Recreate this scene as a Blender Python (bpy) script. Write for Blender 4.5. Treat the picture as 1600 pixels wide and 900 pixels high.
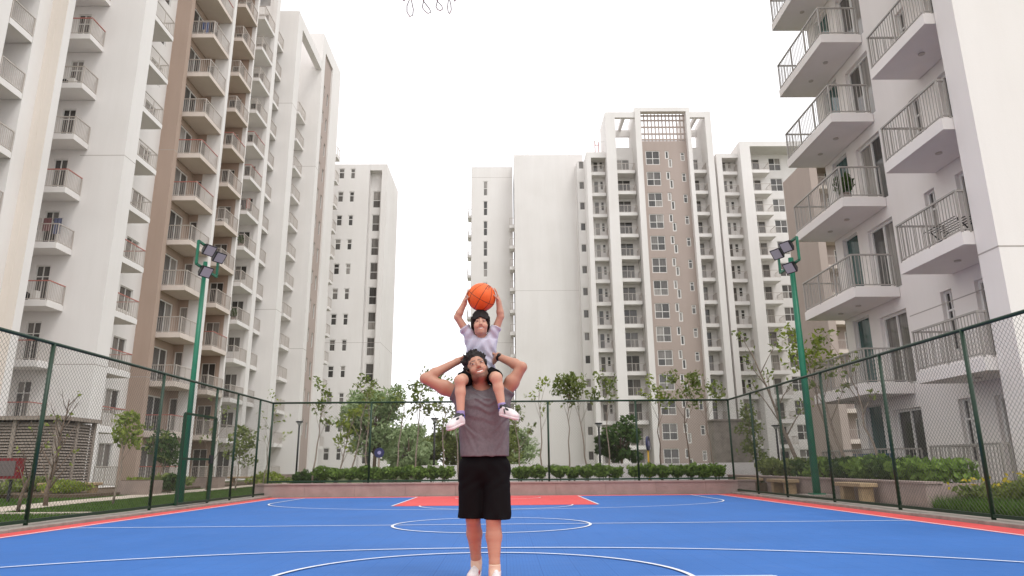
import bpy, math, random
import numpy as np
from mathutils import Vector, Matrix
R = math.radians
for o in list(bpy.data.objects): bpy.data.objects.remove(o)
scn = bpy.context.scene
COL = scn.collection

# ------------------------------------------------------------------ camera
cam_d = bpy.data.cameras.new('camera'); cam = bpy.data.objects.new('camera', cam_d); COL.objects.link(cam)
FPX, TILT, YAW, ROLL = 1084.25, 0.2511, 0.0110, -0.0083
cam_d.sensor_width = 36.0; cam_d.lens = FPX / 1600 * 36.0
cam_d.clip_start = 0.05; cam_d.clip_end = 3000
fw = Vector((math.sin(YAW)*math.cos(TILT), math.cos(YAW)*math.cos(TILT), math.sin(TILT)))
rt = Vector((math.cos(YAW), -math.sin(YAW), 0)); up = rt.cross(fw)
rt2 = rt*math.cos(ROLL) + up*math.sin(ROLL); up2 = up*math.cos(ROLL) - rt*math.sin(ROLL)
cam.matrix_world = Matrix(((rt2.x, up2.x, -fw.x, 0), (rt2.y, up2.y, -fw.y, 0), (rt2.z, up2.z, -fw.z, 0.88), (0, 0, 0, 1)))
scn.camera = cam
scn.render.resolution_x = 1024; scn.render.resolution_y = 576

# ------------------------------------------------------------------ sky, sun, exposure (bright overcast)
SUN_EL, SUN_AZ = R(58), R(140)      # azimuth clockwise from +Y: behind the camera, to the right
w = bpy.data.worlds.new('World'); scn.world = w; w.use_nodes = True
nt = w.node_tree; nt.nodes.clear()
sky = nt.nodes.new('ShaderNodeTexSky'); sky.sky_type = 'NISHITA'; sky.sun_disc = False
sky.sun_elevation = SUN_EL; sky.sun_rotation = SUN_AZ; sky.air_density = 1.0; sky.dust_density = 4.0
hs = nt.nodes.new('ShaderNodeHueSaturation'); hs.inputs['Saturation'].default_value = 0.10
mx = nt.nodes.new('ShaderNodeMix'); mx.data_type = 'RGBA'; mx.inputs['Factor'].default_value = 0.82
mx.inputs['B'].default_value = (9.2, 9.1, 9.25, 1)          # even cloud layer
bg = nt.nodes.new('ShaderNodeBackground'); bg.inputs['Strength'].default_value = 0.142
wo = nt.nodes.new('ShaderNodeOutputWorld')
nt.links.new(sky.outputs[0], hs.inputs['Color']); nt.links.new(hs.outputs[0], mx.inputs['A'])
nt.links.new(mx.outputs['Result'], bg.inputs['Color']); nt.links.new(bg.outputs[0], wo.inputs['Surface'])
sun_d = bpy.data.lights.new('sun', 'SUN'); sun_d.energy = 0.9; sun_d.angle = R(22); sun_d.color = (1.0, 0.97, 0.935)
sun = bpy.data.objects.new('sun', sun_d); COL.objects.link(sun)
sd = Vector((math.sin(SUN_AZ)*math.cos(SUN_EL), math.cos(SUN_AZ)*math.cos(SUN_EL), math.sin(SUN_EL)))
sun.rotation_euler = sd.to_track_quat('Z', 'Y').to_euler(); sun.location = (20, -20, 60)
vs = scn.view_settings; vs.view_transform = 'Standard'; vs.look = 'None'; vs.exposure = 0.36; vs.gamma = 1.0; vs.use_curve_mapping = False
scn.render.engine = 'CYCLES'
try:
    scn.cycles.max_bounces = 5; scn.cycles.transparent_max_bounces = 12
except Exception: pass

# ------------------------------------------------------------------ materials
def mat(name, col, rough=0.6, var=0.0, scale=3.0, col2=None, bump=0.0, bscale=40.0, metal=0.0, spec=0.4, sub=0.0, coord='Object'):
    m = bpy.data.materials.new(name); m.use_nodes = True
    t = m.node_tree; b = t.nodes['Principled BSDF']
    b.inputs['Roughness'].default_value = rough; b.inputs['Metallic'].default_value = metal
    b.inputs['Specular IOR Level'].default_value = spec
    b.inputs['Base Color'].default_value = (*col, 1)
    geo = t.nodes.new('ShaderNodeNewGeometry')
    if var > 0 or col2:
        n = t.nodes.new('ShaderNodeTexNoise'); n.inputs['Scale'].default_value = scale; n.inputs['Detail'].default_value = 6; n.inputs['Roughness'].default_value = .62
        t.links.new(geo.outputs['Position'], n.inputs['Vector'])
        cr = t.nodes.new('ShaderNodeValToRGB')
        c2 = col2 if col2 else tuple(c*(1-var) for c in col)
        cr.color_ramp.elements[0].position = .32; cr.color_ramp.elements[1].position = .68
        cr.color_ramp.elements[0].color = (*c2, 1); cr.color_ramp.elements[1].color = (*col, 1)
        t.links.new(n.outputs['Fac'], cr.inputs['Fac']); t.links.new(cr.outputs['Color'], b.inputs['Base Color'])
    if bump > 0:
        n2 = t.nodes.new('ShaderNodeTexNoise'); n2.inputs['Scale'].default_value = bscale; n2.inputs['Detail'].default_value = 5
        t.links.new(geo.outputs['Position'], n2.inputs['Vector'])
        bp = t.nodes.new('ShaderNodeBump'); bp.inputs['Strength'].default_value = bump; bp.inputs['Distance'].default_value = .02
        t.links.new(n2.outputs['Fac'], bp.inputs['Height']); t.links.new(bp.outputs['Normal'], b.inputs['Normal'])
    if sub: b.inputs['Subsurface Weight'].default_value = sub; b.inputs['Subsurface Radius'].default_value = (.012, .005, .003)
    return m

def wall_mat(name, col, streak=0.10):
    """painted render: large soft mottling, faint vertical rain streaks and fine grain"""
    m = mat(name, col, .85, bump=.08, bscale=25, spec=.15); t = m.node_tree; b = t.nodes['Principled BSDF']
    geo = [n for n in t.nodes if n.type == 'NEW_GEOMETRY'][0]
    mp = t.nodes.new('ShaderNodeMapping'); mp.inputs['Scale'].default_value = (.9, .9, .09)
    t.links.new(geo.outputs['Position'], mp.inputs['Vector'])
    n1 = t.nodes.new('ShaderNodeTexNoise'); n1.inputs['Scale'].default_value = 1.0; n1.inputs['Detail'].default_value = 8; n1.inputs['Roughness'].default_value = .7
    t.links.new(mp.outputs[0], n1.inputs['Vector'])
    n2 = t.nodes.new('ShaderNodeTexNoise'); n2.inputs['Scale'].default_value = .22; n2.inputs['Detail'].default_value = 5
    t.links.new(geo.outputs['Position'], n2.inputs['Vector'])
    ad = t.nodes.new('ShaderNodeMath'); ad.operation = 'ADD'; t.links.new(n1.outputs['Fac'], ad.inputs[0]); t.links.new(n2.outputs['Fac'], ad.inputs[1])
    cr = t.nodes.new('ShaderNodeValToRGB'); cr.color_ramp.elements[0].position = .62/2*1.2; cr.color_ramp.elements[1].position = 1.1/2*1.1
    hv = t.nodes.new('ShaderNodeMath'); hv.operation = 'MULTIPLY'; hv.inputs[1].default_value = .5; t.links.new(ad.outputs[0], hv.inputs[0])
    cr.color_ramp.elements[0].color = (*[c*(1-streak*s) for c, s in zip(col, (1, 1.08, 1.2))], 1); cr.color_ramp.elements[1].color = (*col, 1)
    t.links.new(hv.outputs[0], cr.inputs['Fac']); t.links.new(cr.outputs['Color'], b.inputs['Base Color'])
    return m

def glass_mat(name, ramp):
    m = bpy.data.materials.new(name); m.use_nodes = True; t = m.node_tree; b = t.nodes['Principled BSDF']
    b.inputs['Roughness'].default_value = .06; b.inputs['Specular IOR Level'].default_value = .55
    oi = t.nodes.new('ShaderNodeObjectInfo'); cr = t.nodes.new('ShaderNodeValToRGB'); cr.color_ramp.interpolation = 'CONSTANT'
    els = cr.color_ramp.elements
    els[0].position = 0; els[0].color = (*ramp[0][1], 1); els[1].position = ramp[1][0]; els[1].color = (*ramp[1][1], 1)
    for p, c in ramp[2:]:
        e = els.new(p); e.color = (*c, 1)
    # folds of curtains behind the panes
    geo = t.nodes.new('ShaderNodeNewGeometry'); mp = t.nodes.new('ShaderNodeMapping'); mp.inputs['Scale'].default_value = (9, 9, .4)
    n = t.nodes.new('ShaderNodeTexNoise'); n.inputs['Scale'].default_value = 1.3; n.inputs['Detail'].default_value = 3
    t.links.new(geo.outputs['Position'], mp.inputs['Vector']); t.links.new(mp.outputs[0], n.inputs['Vector'])
    mr = t.nodes.new('ShaderNodeMapRange'); mr.inputs['From Min'].default_value = .3; mr.inputs['From Max'].default_value = .7; mr.inputs['To Min'].default_value = .55; mr.inputs['To Max'].default_value = 1.15
    t.links.new(n.outputs['Fac'], mr.inputs['Value'])
    mm = t.nodes.new('ShaderNodeMix'); mm.data_type = 'RGBA'; mm.blend_type = 'MULTIPLY'; mm.inputs['Factor'].default_value = 1
    t.links.new(oi.outputs['Random'], cr.inputs['Fac']); t.links.new(cr.outputs['Color'], mm.inputs['A']); t.links.new(mr.outputs['Result'], mm.inputs['B'])
    t.links.new(mm.outputs['Result'], b.inputs['Base Color'])
    return m

def leaf_mat(name, c1, c2, scale=2.2, trans=.45):
    m = bpy.data.materials.new(name); m.use_nodes = True; t = m.node_tree; t.nodes.clear()
    out = t.nodes.new('ShaderNodeOutputMaterial'); geo = t.nodes.new('ShaderNodeNewGeometry')
    n = t.nodes.new('ShaderNodeTexNoise'); n.inputs['Scale'].default_value = scale; n.inputs['Detail'].default_value = 8; n.inputs['Roughness'].default_value = .8
    t.links.new(geo.outputs['Position'], n.inputs['Vector'])
    ad = t.nodes.new('ShaderNodeMath'); ad.operation = 'MULTIPLY_ADD'; ad.inputs[1].default_value = .35; t.links.new(geo.outputs['Random Per Island'], ad.inputs[0])
    sb = t.nodes.new('ShaderNodeMath'); sb.operation = 'SUBTRACT'; sb.inputs[1].default_value = .17; t.links.new(n.outputs['Fac'], sb.inputs[0]); t.links.new(sb.outputs[0], ad.inputs[2])
    cr = t.nodes.new('ShaderNodeValToRGB'); cr.color_ramp.elements[0].position = .25; cr.color_ramp.elements[1].position = .75
    cr.color_ramp.elements[0].color = (*c1, 1); cr.color_ramp.elements[1].color = (*c2, 1)
    t.links.new(ad.outputs[0], cr.inputs['Fac'])
    d = t.nodes.new('ShaderNodeBsdfPrincipled'); d.inputs['Roughness'].default_value = .5; d.inputs['Specular IOR Level'].default_value = .3
    tr = t.nodes.new('ShaderNodeBsdfTranslucent'); ms = t.nodes.new('ShaderNodeMixShader'); ms.inputs[0].default_value = trans
    t.links.new(cr.outputs['Color'], d.inputs['Base Color']); t.links.new(cr.outputs['Color'], tr.inputs['Color'])
    t.links.new(d.outputs[0], ms.inputs[1]); t.links.new(tr.outputs[0], ms.inputs[2]); t.links.new(ms.outputs[0], out.inputs['Surface'])
    return m

def court_mat(name, col, seam):
    """interlocking sports tiles: fine square tile seams (0.305 m) with a small ribbed grid inside"""
    m = mat(name, col, .52, spec=.12); t = m.node_tree; b = t.nodes['Principled BSDF']
    geo = [n for n in t.nodes if n.type == 'NEW_GEOMETRY'][0]
    def grid(size, wdt):
        sp = t.nodes.new('ShaderNodeSeparateXYZ'); t.links.new(geo.outputs['Position'], sp.inputs[0]); outs = []
        for ax in ('X', 'Y'):
            dv = t.nodes.new('ShaderNodeMath'); dv.operation = 'DIVIDE'; dv.inputs[1].default_value = size; t.links.new(sp.outputs[ax], dv.inputs[0])
            fr = t.nodes.new('ShaderNodeMath'); fr.operation = 'FRACT'; t.links.new(dv.outputs[0], fr.inputs[0])
            lt = t.nodes.new('ShaderNodeMath'); lt.operation = 'LESS_THAN'; lt.inputs[1].default_value = wdt; t.links.new(fr.outputs[0], lt.inputs[0]); outs.append(lt)
        mxm = t.nodes.new('ShaderNodeMath'); mxm.operation = 'MAXIMUM'; t.links.new(outs[0].outputs[0], mxm.inputs[0]); t.links.new(outs[1].outputs[0], mxm.inputs[1]); return mxm
    g1, g2 = grid(.305, .022), grid(.0305, .24)
    s2 = t.nodes.new('ShaderNodeMath'); s2.operation = 'MULTIPLY'; s2.inputs[1].default_value = .30; t.links.new(g2.outputs[0], s2.inputs[0])
    s1 = t.nodes.new('ShaderNodeMath'); s1.operation = 'MULTIPLY'; s1.inputs[1].default_value = .75; t.links.new(g1.outputs[0], s1.inputs[0])
    mm = t.nodes.new('ShaderNodeMath'); mm.operation = 'MAXIMUM'; t.links.new(s1.outputs[0], mm.inputs[0]); t.links.new(s2.outputs[0], mm.inputs[1])
    n = t.nodes.new('ShaderNodeTexNoise'); n.inputs['Scale'].default_value = .55; n.inputs['Detail'].default_value = 9; n.inputs['Roughness'].default_value = .72; t.links.new(geo.outputs['Position'], n.inputs['Vector'])
    cr = t.nodes.new('ShaderNodeValToRGB'); cr.color_ramp.elements[0].position = .3; cr.color_ramp.elements[1].position = .72
    cr.color_ramp.elements[0].color = (*[c*.86 for c in col], 1); cr.color_ramp.elements[1].color = (*[min(1, c*1.1+.008) for c in col], 1)
    t.links.new(n.outputs['Fac'], cr.inputs['Fac'])
    n3 = t.nodes.new('ShaderNodeTexNoise'); n3.inputs['Scale'].default_value = 1.7; n3.inputs['Detail'].default_value = 12; n3.inputs['Roughness'].default_value = .8; n3.inputs['Distortion'].default_value = 1.2; t.links.new(geo.outputs['Position'], n3.inputs['Vector'])
    r3 = t.nodes.new('ShaderNodeMapRange'); r3.inputs['From Min'].default_value = .54; r3.inputs['From Max'].default_value = .78; r3.inputs['To Max'].default_value = .30; t.links.new(n3.outputs['Fac'], r3.inputs['Value'])
    dm = t.nodes.new('ShaderNodeMix'); dm.data_type = 'RGBA'; t.links.new(r3.outputs['Result'], dm.inputs['Factor']); t.links.new(cr.outputs['Color'], dm.inputs['A']); dm.inputs['B'].default_value = (*[.6*c+.4*.28 for c in col], 1)
    mc = t.nodes.new('ShaderNodeMix'); mc.data_type = 'RGBA'; t.links.new(mm.outputs[0], mc.inputs['Factor']); t.links.new(dm.outputs['Result'], mc.inputs['A']); mc.inputs['B'].default_value = (*seam, 1)
    t.links.new(mc.outputs['Result'], b.inputs['Base Color'])
    iv = t.nodes.new('ShaderNodeMath'); iv.operation = 'SUBTRACT'; iv.inputs[0].default_value = 1; t.links.new(mm.outputs[0], iv.inputs[1])
    bp = t.nodes.new('ShaderNodeBump'); bp.inputs['Strength'].default_value = .35; bp.inputs['Distance'].default_value = .004
    t.links.new(iv.outputs[0], bp.inputs['Height']); t.links.new(bp.outputs['Normal'], b.inputs['Normal'])
    rr = t.nodes.new('ShaderNodeMapRange'); rr.inputs['To Min'].default_value = .5; rr.inputs['To Max'].default_value = .75; t.links.new(n.outputs['Fac'], rr.inputs['Value']); t.links.new(rr.outputs['Result'], b.inputs['Roughness'])
    return m

def vcol_mat(name, rough, sub=0.0, spec=.35, bump=0, bscale=200):
    m = mat(name, (1, 1, 1), rough, bump=bump, bscale=bscale, spec=spec, sub=sub); t = m.node_tree; b = t.nodes['Principled BSDF']
    a = t.nodes.new('ShaderNodeVertexColor'); a.layer_name = 'Col'; t.links.new(a.outputs['Color'], b.inputs['Base Color']); return m

M = dict(
    white=wall_mat('white_render', (.785, .757, .735), .07),
    cream=wall_mat('cream_render', (.74, .675, .61), .07),
    brown=wall_mat('brown_render', (.45, .345, .285), .10),
    taupe=wall_mat('taupe_render', (.44, .365, .33), .08),
    rwhite=wall_mat('warm_white_render', (.84, .795, .765), .06),
    joint=mat('wall_joint', (.42, .38, .35), .9),
    soffit=wall_mat('soffit_render', (.74, .69, .65)),
    bslab=wall_mat('brown_balcony_render', (.69, .61, .55)),
    frame=mat('white_window_frame', (.75, .73, .70), .4),
    steel=mat('painted_railing_grey', (.52, .47, .425), .45, metal=.2),
    steelr=mat('railing_grey_steel', (.40, .375, .345), .4, metal=.3),
    redrail=mat('red_film_on_handrail', (.45, .16, .13), .5),
    fgreen=mat('dark_green_paint', (.012, .042, .02), .42, var=.25, scale=6),
    wire=mat('grey_coated_wire', (.10, .10, .085), .5),
    pgreen=mat('bright_green_paint', (.005, .16, .085), .38, var=.2, scale=5),
    black=mat('black_metal', (.02, .02, .022), .45),
    lampglass=mat('floodlight_lens', (.44, .44, .44), .25),
    kerb=mat('concrete_kerb', (.33, .29, .255), .9, var=.35, scale=4, bump=.3, bscale=60),
    pink=mat('pink_stone_wall', (.36, .28, .25), .8, var=.25, scale=2.5, bump=.2, bscale=50),
    pstone=mat('grey_brown_stone', (.30, .235, .20), .85, var=.25, scale=3, bump=.2),
    path=mat('cream_paving', (.52, .45, .37), .85, var=.25, scale=3, bump=.2),
    bench=mat('tan_stone_bench', (.43, .31, .18), .6, var=.3, scale=7, bump=.15),
    line=mat('white_line_paint', (.74, .76, .80), .6, var=.12, scale=9),
    blue=court_mat('blue_sports_tile', (.042, .148, .43), (.024, .09, .30)),
    red=court_mat('red_sports_tile', (.66, .092, .092), (.44, .055, .055)),
    louvre=mat('weathered_louvre', (.34, .285, .24), .7, var=.3, scale=5),
    bark=mat('grey_brown_bark', (.20, .145, .105), .9, var=.45, scale=14, bump=.5, bscale=50),
    pbark=mat('pale_bark', (.36, .29, .23), .9, var=.4, scale=14, bump=.4, bscale=50),
    soil=mat('soil', (.14, .10, .065), .95, var=.4, scale=6, bump=.5),
    ground=mat('lawn_ground', (.06, .10, .022), .95, col2=(.10, .095, .04), scale=1.2, bump=.6, bscale=30),
    leaf=leaf_mat('hedge_leaf', (.045, .10, .018), (.29, .43, .09)),
    leafy=leaf_mat('yellow_green_leaf', (.12, .18, .025), (.36, .42, .08)),
    leafo=leaf_mat('olive_leaf', (.085, .125, .03), (.29, .34, .10)),
    leafp=leaf_mat('pale_pinnate_leaf', (.14, .21, .075), (.50, .60, .34)),
    leafd=leaf_mat('dark_leaf', (.02, .055, .012), (.10, .17, .04)),
    flower=leaf_mat('yellow_flower', (.45, .33, .02), (.6, .5, .06)),
    grass=leaf_mat('grass_blade', (.035, .085, .012), (.11, .20, .03), 1.2, .35),
    orange=mat('orange_rubber', (.82, .135, .018), .48, var=.1, scale=30, bump=.25, bscale=420),
    rubber=mat('black_rubber', (.012, .011, .011), .5),
    redbox=mat('red_cabinet', (.18, .012, .016), .45, var=.2), greypanel=mat('dull_panel', (.13, .105, .10), .3),
    yellow=mat('yellow_paint', (.62, .36, .03), .5), signblue=mat('navy_sign', (.02, .025, .10), .4), signmark=mat('sign_mark', (.35, .33, .55), .5),
    acwhite=mat('white_unit', (.62, .60, .57), .5), net=mat('net_cord', (.30, .30, .31), .8), teal=None, glass=None)
M['glass'] = glass_mat('window_glass', [(0, (.07, .066, .063)), (.25, (.13, .12, .112)), (.55, (.21, .195, .18)), (.78, (.34, .315, .29)), (.92, (.10, .096, .092))])
M['teal'] = glass_mat('teal_glass', [(0, (.05, .115, .11)), (.5, (.07, .14, .13))])
M['curtain'] = glass_mat('pale_glass', [(0, (.20, .18, .16)), (.5, (.30, .27, .24))])

# ------------------------------------------------------------------ mesh helpers
class MB:
    def __init__(s): s.v = []; s.f = []; s.m = []
    def add(s, vs, fs, mi=0):
        n = len(s.v); s.v += [tuple(p) for p in vs]; s.f += [tuple(n+i for i in f) for f in fs]; s.m += [mi]*len(fs)
    def box(s, x0, x1, y0, y1, z0, z1, mi=0, skip=()):
        vs = [(x0,y0,z0),(x1,y0,z0),(x1,y1,z0),(x0,y1,z0),(x0,y0,z1),(x1,y0,z1),(x1,y1,z1),(x0,y1,z1)]
        fs = {'-Z':(0,3,2,1),'+Z':(4,5,6,7),'-Y':(0,1,5,4),'+X':(1,2,6,5),'+Y':(2,3,7,6),'-X':(3,0,4,7)}
        s.add(vs, [f for k, f in fs.items() if k not in skip], mi)
    def bar(s, a, b, w, h=None, mi=0, caps=True):
        """box-section bar between two points"""
        a, b = Vector(a), Vector(b); h = h or w; d = (b-a).normalized()
        u = d.cross(Vector((0, 0, 1)));
        if u.length < 1e-4: u = Vector((1, 0, 0))
        u.normalize(); q = u.cross(d).normalized(); vs = []
        for p in (a, b):
            for su, sq in ((-1,-1),(1,-1),(1,1),(-1,1)): vs.append(p+u*su*w/2+q*sq*h/2)
        fs = [(0,1,5,4),(1,2,6,5),(2,3,7,6),(3,0,4,7)] + ([(3,2,1,0),(4,5,6,7)] if caps else [])
        s.add(vs, fs, mi)
    def tube(s, pts, rad, n=8, mi=0, caps=True):
        pts = [Vector(p) for p in pts]; rr = rad if isinstance(rad, (list, tuple)) else [rad]*len(pts); vs = []; N = len(pts); prev = None
        for i, p in enumerate(pts):
            d = (pts[min(i+1, N-1)]-pts[max(i-1, 0)]).normalized()
            if prev is None:
                u = d.cross(Vector((0, 0, 1)))
                if u.length < 1e-3: u = Vector((1, 0, 0))
            else: u = prev - d*prev.dot(d)
            u.normalize(); prev = u; q = d.cross(u)
            for k in range(n):
                a = 2*math.pi*k/n; vs.append(p+(u*math.cos(a)+q*math.sin(a))*rr[i])
        fs = [(i*n+k, i*n+(k+1) % n, (i+1)*n+(k+1) % n, (i+1)*n+k) for i in range(N-1) for k in range(n)]
        if caps: fs += [tuple(range(n-1, -1, -1)), tuple((N-1)*n+k for k in range(n))]
        s.add(vs, fs, mi)
    def mesh(s, name, mats, smooth=False):
        me = bpy.data.meshes.new(name); me.from_pydata(s.v, [], s.f)
        for m in (mats if isinstance(mats, (list, tuple)) else [mats]): me.materials.append(m)
        if len(set(s.m)) > 1: me.polygons.foreach_set('material_index', s.m)
        if smooth: me.polygons.foreach_set('use_smooth', [True]*len(me.polygons))
        me.update(); return me
    def build(s, name, mats, parent=None, smooth=False): return link(name, s.mesh(name, mats, smooth), parent)

def link(name, me, parent=None, loc=None, rz=0):
    o = bpy.data.objects.new(name, me); COL.objects.link(o)
    if parent: o.parent = parent
    if loc is not None: o.location = loc
    if rz: o.rotation_euler = (0, 0, rz)
    return o
def tag(o, label, cat, group=None):
    o['label'] = label; o['category'] = cat
    if group: o['group'] = group
    return o
def thing(name, label, cat, loc=(0, 0, 0), group=None): return tag(link(name, None, None, loc), label, cat, group)
def struct(o): o['kind'] = 'structure'; return o
def stuff(o): o['kind'] = 'stuff'; return o
def part(parent, name, mb, mats, smooth=False):
    """part with world-space coordinates under an Empty that is not rotated"""
    o = mb.build(name, mats, parent, smooth); o.location = [-c for c in wloc(parent)]; return o
def wloc(o):
    v = Vector(o.location)
    while o.parent: o = o.parent; v += Vector(o.location)
    return v
def fast_mesh(name, verts, faces, material, smooth=False):
    me = bpy.data.meshes.new(name); nv, nf, k = len(verts), len(faces), faces.shape[1]
    me.vertices.add(nv); me.vertices.foreach_set('co', np.ascontiguousarray(verts, dtype=np.float32).ravel())
    me.loops.add(nf*k); me.loops.foreach_set('vertex_index', np.ascontiguousarray(faces, dtype=np.int32).ravel())
    me.polygons.add(nf); me.polygons.foreach_set('loop_start', np.arange(0, nf*k, k, dtype=np.int32)); me.polygons.foreach_set('loop_total', np.full(nf, k, dtype=np.int32))
    if smooth: me.polygons.foreach_set('use_smooth', np.ones(nf, dtype=bool))
    me.materials.append(material); me.update(calc_edges=True); me.validate(); return me

# ------------------------------------------------------------------ ground and court
XL, XR, YF, FH = -7.45, 7.2, 22.6, 2.9
def sheet(name, x0, x1, y0, y1, z, m, parent=None):
    b = MB(); b.add([(x0,y0,z),(x1,y0,z),(x1,y1,z),(x0,y1,z)], [(0,1,2,3)]); return struct(b.build(name, m, parent))
sheet('ground', -400, 400, -200, 600, -.03, M['ground'])
court = sheet('court_border', -7.2, 6.95, -4.5, 22.22, 0, M['red'])
BLX, BRX, YB = -6.72, 6.32, 21.45
sheet('court_surface', BLX, BRX, -3.6, YB, .004, M['blue'], court)
CX = -.22; KX0, KX1 = -2.62, 2.14
sheet('key_area', KX0, KX1, 16.7, YB, .008, M['red'], court)
sheet('key_area', KX0, KX1, -3.6, 5.94, .008, M['red'], court)
LW = .042
def strip(name, pts, closed=False, wdt=LW, z=.012):
    b = MB(); n = len(pts); vs = []
    for i, p in enumerate(pts):
        a = Vector(pts[(i-1) % n] if (closed or i > 0) else p); c = Vector(pts[(i+1) % n] if (closed or i < n-1) else p)
        d = (c-a).normalized(); q = Vector((-d.y, d.x))*wdt/2; p = Vector(p)
        vs += [(p.x+q.x, p.y+q.y, z), (p.x-q.x, p.y-q.y, z)]
    fs = [(2*i, 2*i+1, (2*i+3) % (2*n), (2*i+2) % (2*n)) for i in range(n if closed else n-1)]
    b.add(vs, fs); return struct(b.build(name, M['line'], court))
def ell(cx, cy, rx, ry, a0, a1, n=64): return [(cx+rx*math.cos(R(a0+(a1-a0)*i/n)), cy+ry*math.sin(R(a0+(a1-a0)*i/n))) for i in range(n+1)]
strip('sideline', [(BLX, -3.6), (BLX, YB)]); strip('sideline', [(BRX, -3.6), (BRX, YB)])
strip('baseline', [(BLX, YB), (BRX, YB)], z=.0125); strip('halfway_line', [(BLX, 11.3), (BRX, 11.3)], z=.0125)
strip('centre_circle', ell(CX, 11.3, 1.52, 1.42, 0, 360)[:-1], True, z=.013)
strip('three_point_line', [(CX-5.7, YB)]+ell(CX, 18.5, 5.7, 3.45, 180, 360)+[(CX+5.7, YB)], z=.0135)
strip('three_point_line', ell(CX, 4.55, 5.9, 3.55, 0, 180), z=.0135)
strip('key_line', [(KX0, YB), (KX0, 16.7)], z=.014); strip('key_line', [(KX1, YB), (KX1, 16.7)], z=.014)
strip('free_throw_arc', ell(CX, 16.7, 1.75, 1.6, 180, 360), z=.0145)
strip('free_throw_arc', ell(CX, 5.94, 1.72, 1.72, 0, 180), z=.0145)
strip('free_throw_line', [(KX0, 5.94), (KX1, 5.94)], z=.014); strip('key_line', [(KX0, -3.6), (KX0, 5.94)], z=.0142); strip('key_line', [(KX1, -3.6), (KX1, 5.94)], z=.0142)
strip('restricted_arc', ell(CX, 20.6, 1.2, .95, 180, 360, 24), z=.0148)
def solid(name, x0, x1, y0, y1, z0, z1, m, parent=None):
    b = MB(); b.box(x0, x1, y0, y1, z0, z1); o = b.build(name, m, parent)
    bev = o.modifiers.new('b', 'BEVEL'); bev.width = .012; bev.segments = 2; return struct(o)
# kerbs in cast lengths, far retaining wall
for i in range(18):
    y = -4.5 + i*1.52
    solid('kerb', -7.75, -7.205, y, y+1.512, -.05, .045 + .004*(i % 3), M['kerb'])
    solid('kerb', 6.955, 7.75, y, y+1.512, -.05, .05 + .004*((i+1) % 3), M['kerb'])
rw = thing('retaining_wall', 'low pink stone wall along the far end of the blue court, carrying the fence', 'wall', (0, 22.5, 0))
for i in range(10):
    x = -7.75 + i*1.55; b = MB(); b.box(x+.003, x+1.547, 22.3, 22.75, -.05, .36); part(rw, 'panel', b, M['pink'])
b = MB(); b.box(-7.78, 7.78, 22.27, 22.8, .362, .405); part(rw, 'coping', b, M['pink'])
# raised ground behind the wall, lawn path, right-hand pavement
b = MB(); b.box(-7.7, 30, 22.82, 27.2, -.04, .30); struct(b.build('planting_bed', M['soil']))
solid('paved_strip', 7.755, 8.25, -4.5, 27, -.05, .03, M['path'])
b = MB(); pth = [(-10.2, 8), (-10.9, 15.9), (-11.5, 20), (-11.9, 26), (-12.4, 34), (-12.9, 46)]
for (x0, y0), (x1, y1) in zip(pth, pth[1:]): b.add([(x0-1.25,y0,.004),(x0,y0,.004),(x1,y1,.004),(x1-1.25,y1,.004)], [(0,1,2,3)])
struct(b.build('garden_path', M['path']))
solid('lawn_edging', -10.85, -8.6, 15.1, 15.22, -.05, .03, M['path'])
for i, (x0, x1, y0, y1) in enumerate([(-18, -13.6, 23.5, 30), (-18, -14, 31, 40), (-16, -13.5, 41, 47)]):
    b = MB(); b.box(x0, x1, y0, y1, -.04, .10); struct(b.build('soil_bed', M['soil']))

# ------------------------------------------------------------------ chain-link fences
def chain_mesh(name, a, bb, z0, z1, parent, pitch=.085, r=.0024):
    """two families of straight diagonal wires clipped to the rectangle"""
    a, bb = Vector(a), Vector(bb); L = (bb-a).length; d = (bb-a)/L; n = Vector((-d.y, d.x)); H = z1-z0; V = []; F = []
    for sgn in (1, -1):
        s0 = -H if sgn > 0 else 0; cnt = int((L+H)/pitch)+1
        for i in range(cnt):
            s = s0+i*pitch; t0, t1 = 0.0, H                     # u = s + sgn*t
            lo, hi = sorted(((0-s)/sgn, (L-s)/sgn)); t0, t1 = max(t0, lo), min(t1, hi)
            if t1-t0 < .02: continue
            pts = []
            for t in (t0, t1):
                u = s+sgn*t; c = a+d*u+n*(.0018*sgn); pts.append(Vector((c.x, c.y, z0+t)))
            ax = (pts[1]-pts[0]).normalized(); u1 = Vector((n.x, n.y, 0)); u2 = ax.cross(u1)
            k = len(V)
            for p in pts:
                for q in range(3):
                    an = q*2.0944; V.append(p+(u1*math.cos(an)+u2*math.sin(an))*r)
            F += [(k+q, k+(q+1) % 3, k+3+(q+1) % 3, k+3+q) for q in range(3)]
    me = fast_mesh(name, np.array([tuple(v) for v in V]), np.array(F), M['wire']); o = link(name, me, parent); o.location = [-c for c in wloc(parent)]; return stuff(o)
def fence(label, a, b2, posts, zb, skip=None):
    ax, ay = a; bx, by = b2; t = thing('chain_link_fence', label, 'fence', (ax, ay, 0), 'green court fences')
    def pt(s, z): return (ax+(bx-ax)*s, ay+(by-ay)*s, z)
    for s in posts:
        m = MB(); p = pt(s, 0); m.tube([(p[0], p[1], zb-.02), (p[0], p[1], FH)], .033, 10); part(t, 'post', m, M['fgreen'], True)
    m = MB(); m.tube([pt(0, FH), pt(1, FH)], .03, 8); part(t, 'top_rail', m, M['fgreen'], True)
    m = MB(); m.bar(pt(0, zb+.05), pt(1, zb+.05), .05, .05); part(t, 'bottom_rail', m, M['fgreen'])
    chain_mesh('wire_mesh', (ax, ay), (bx, by), zb+.06, FH-.02, t); return t
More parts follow.
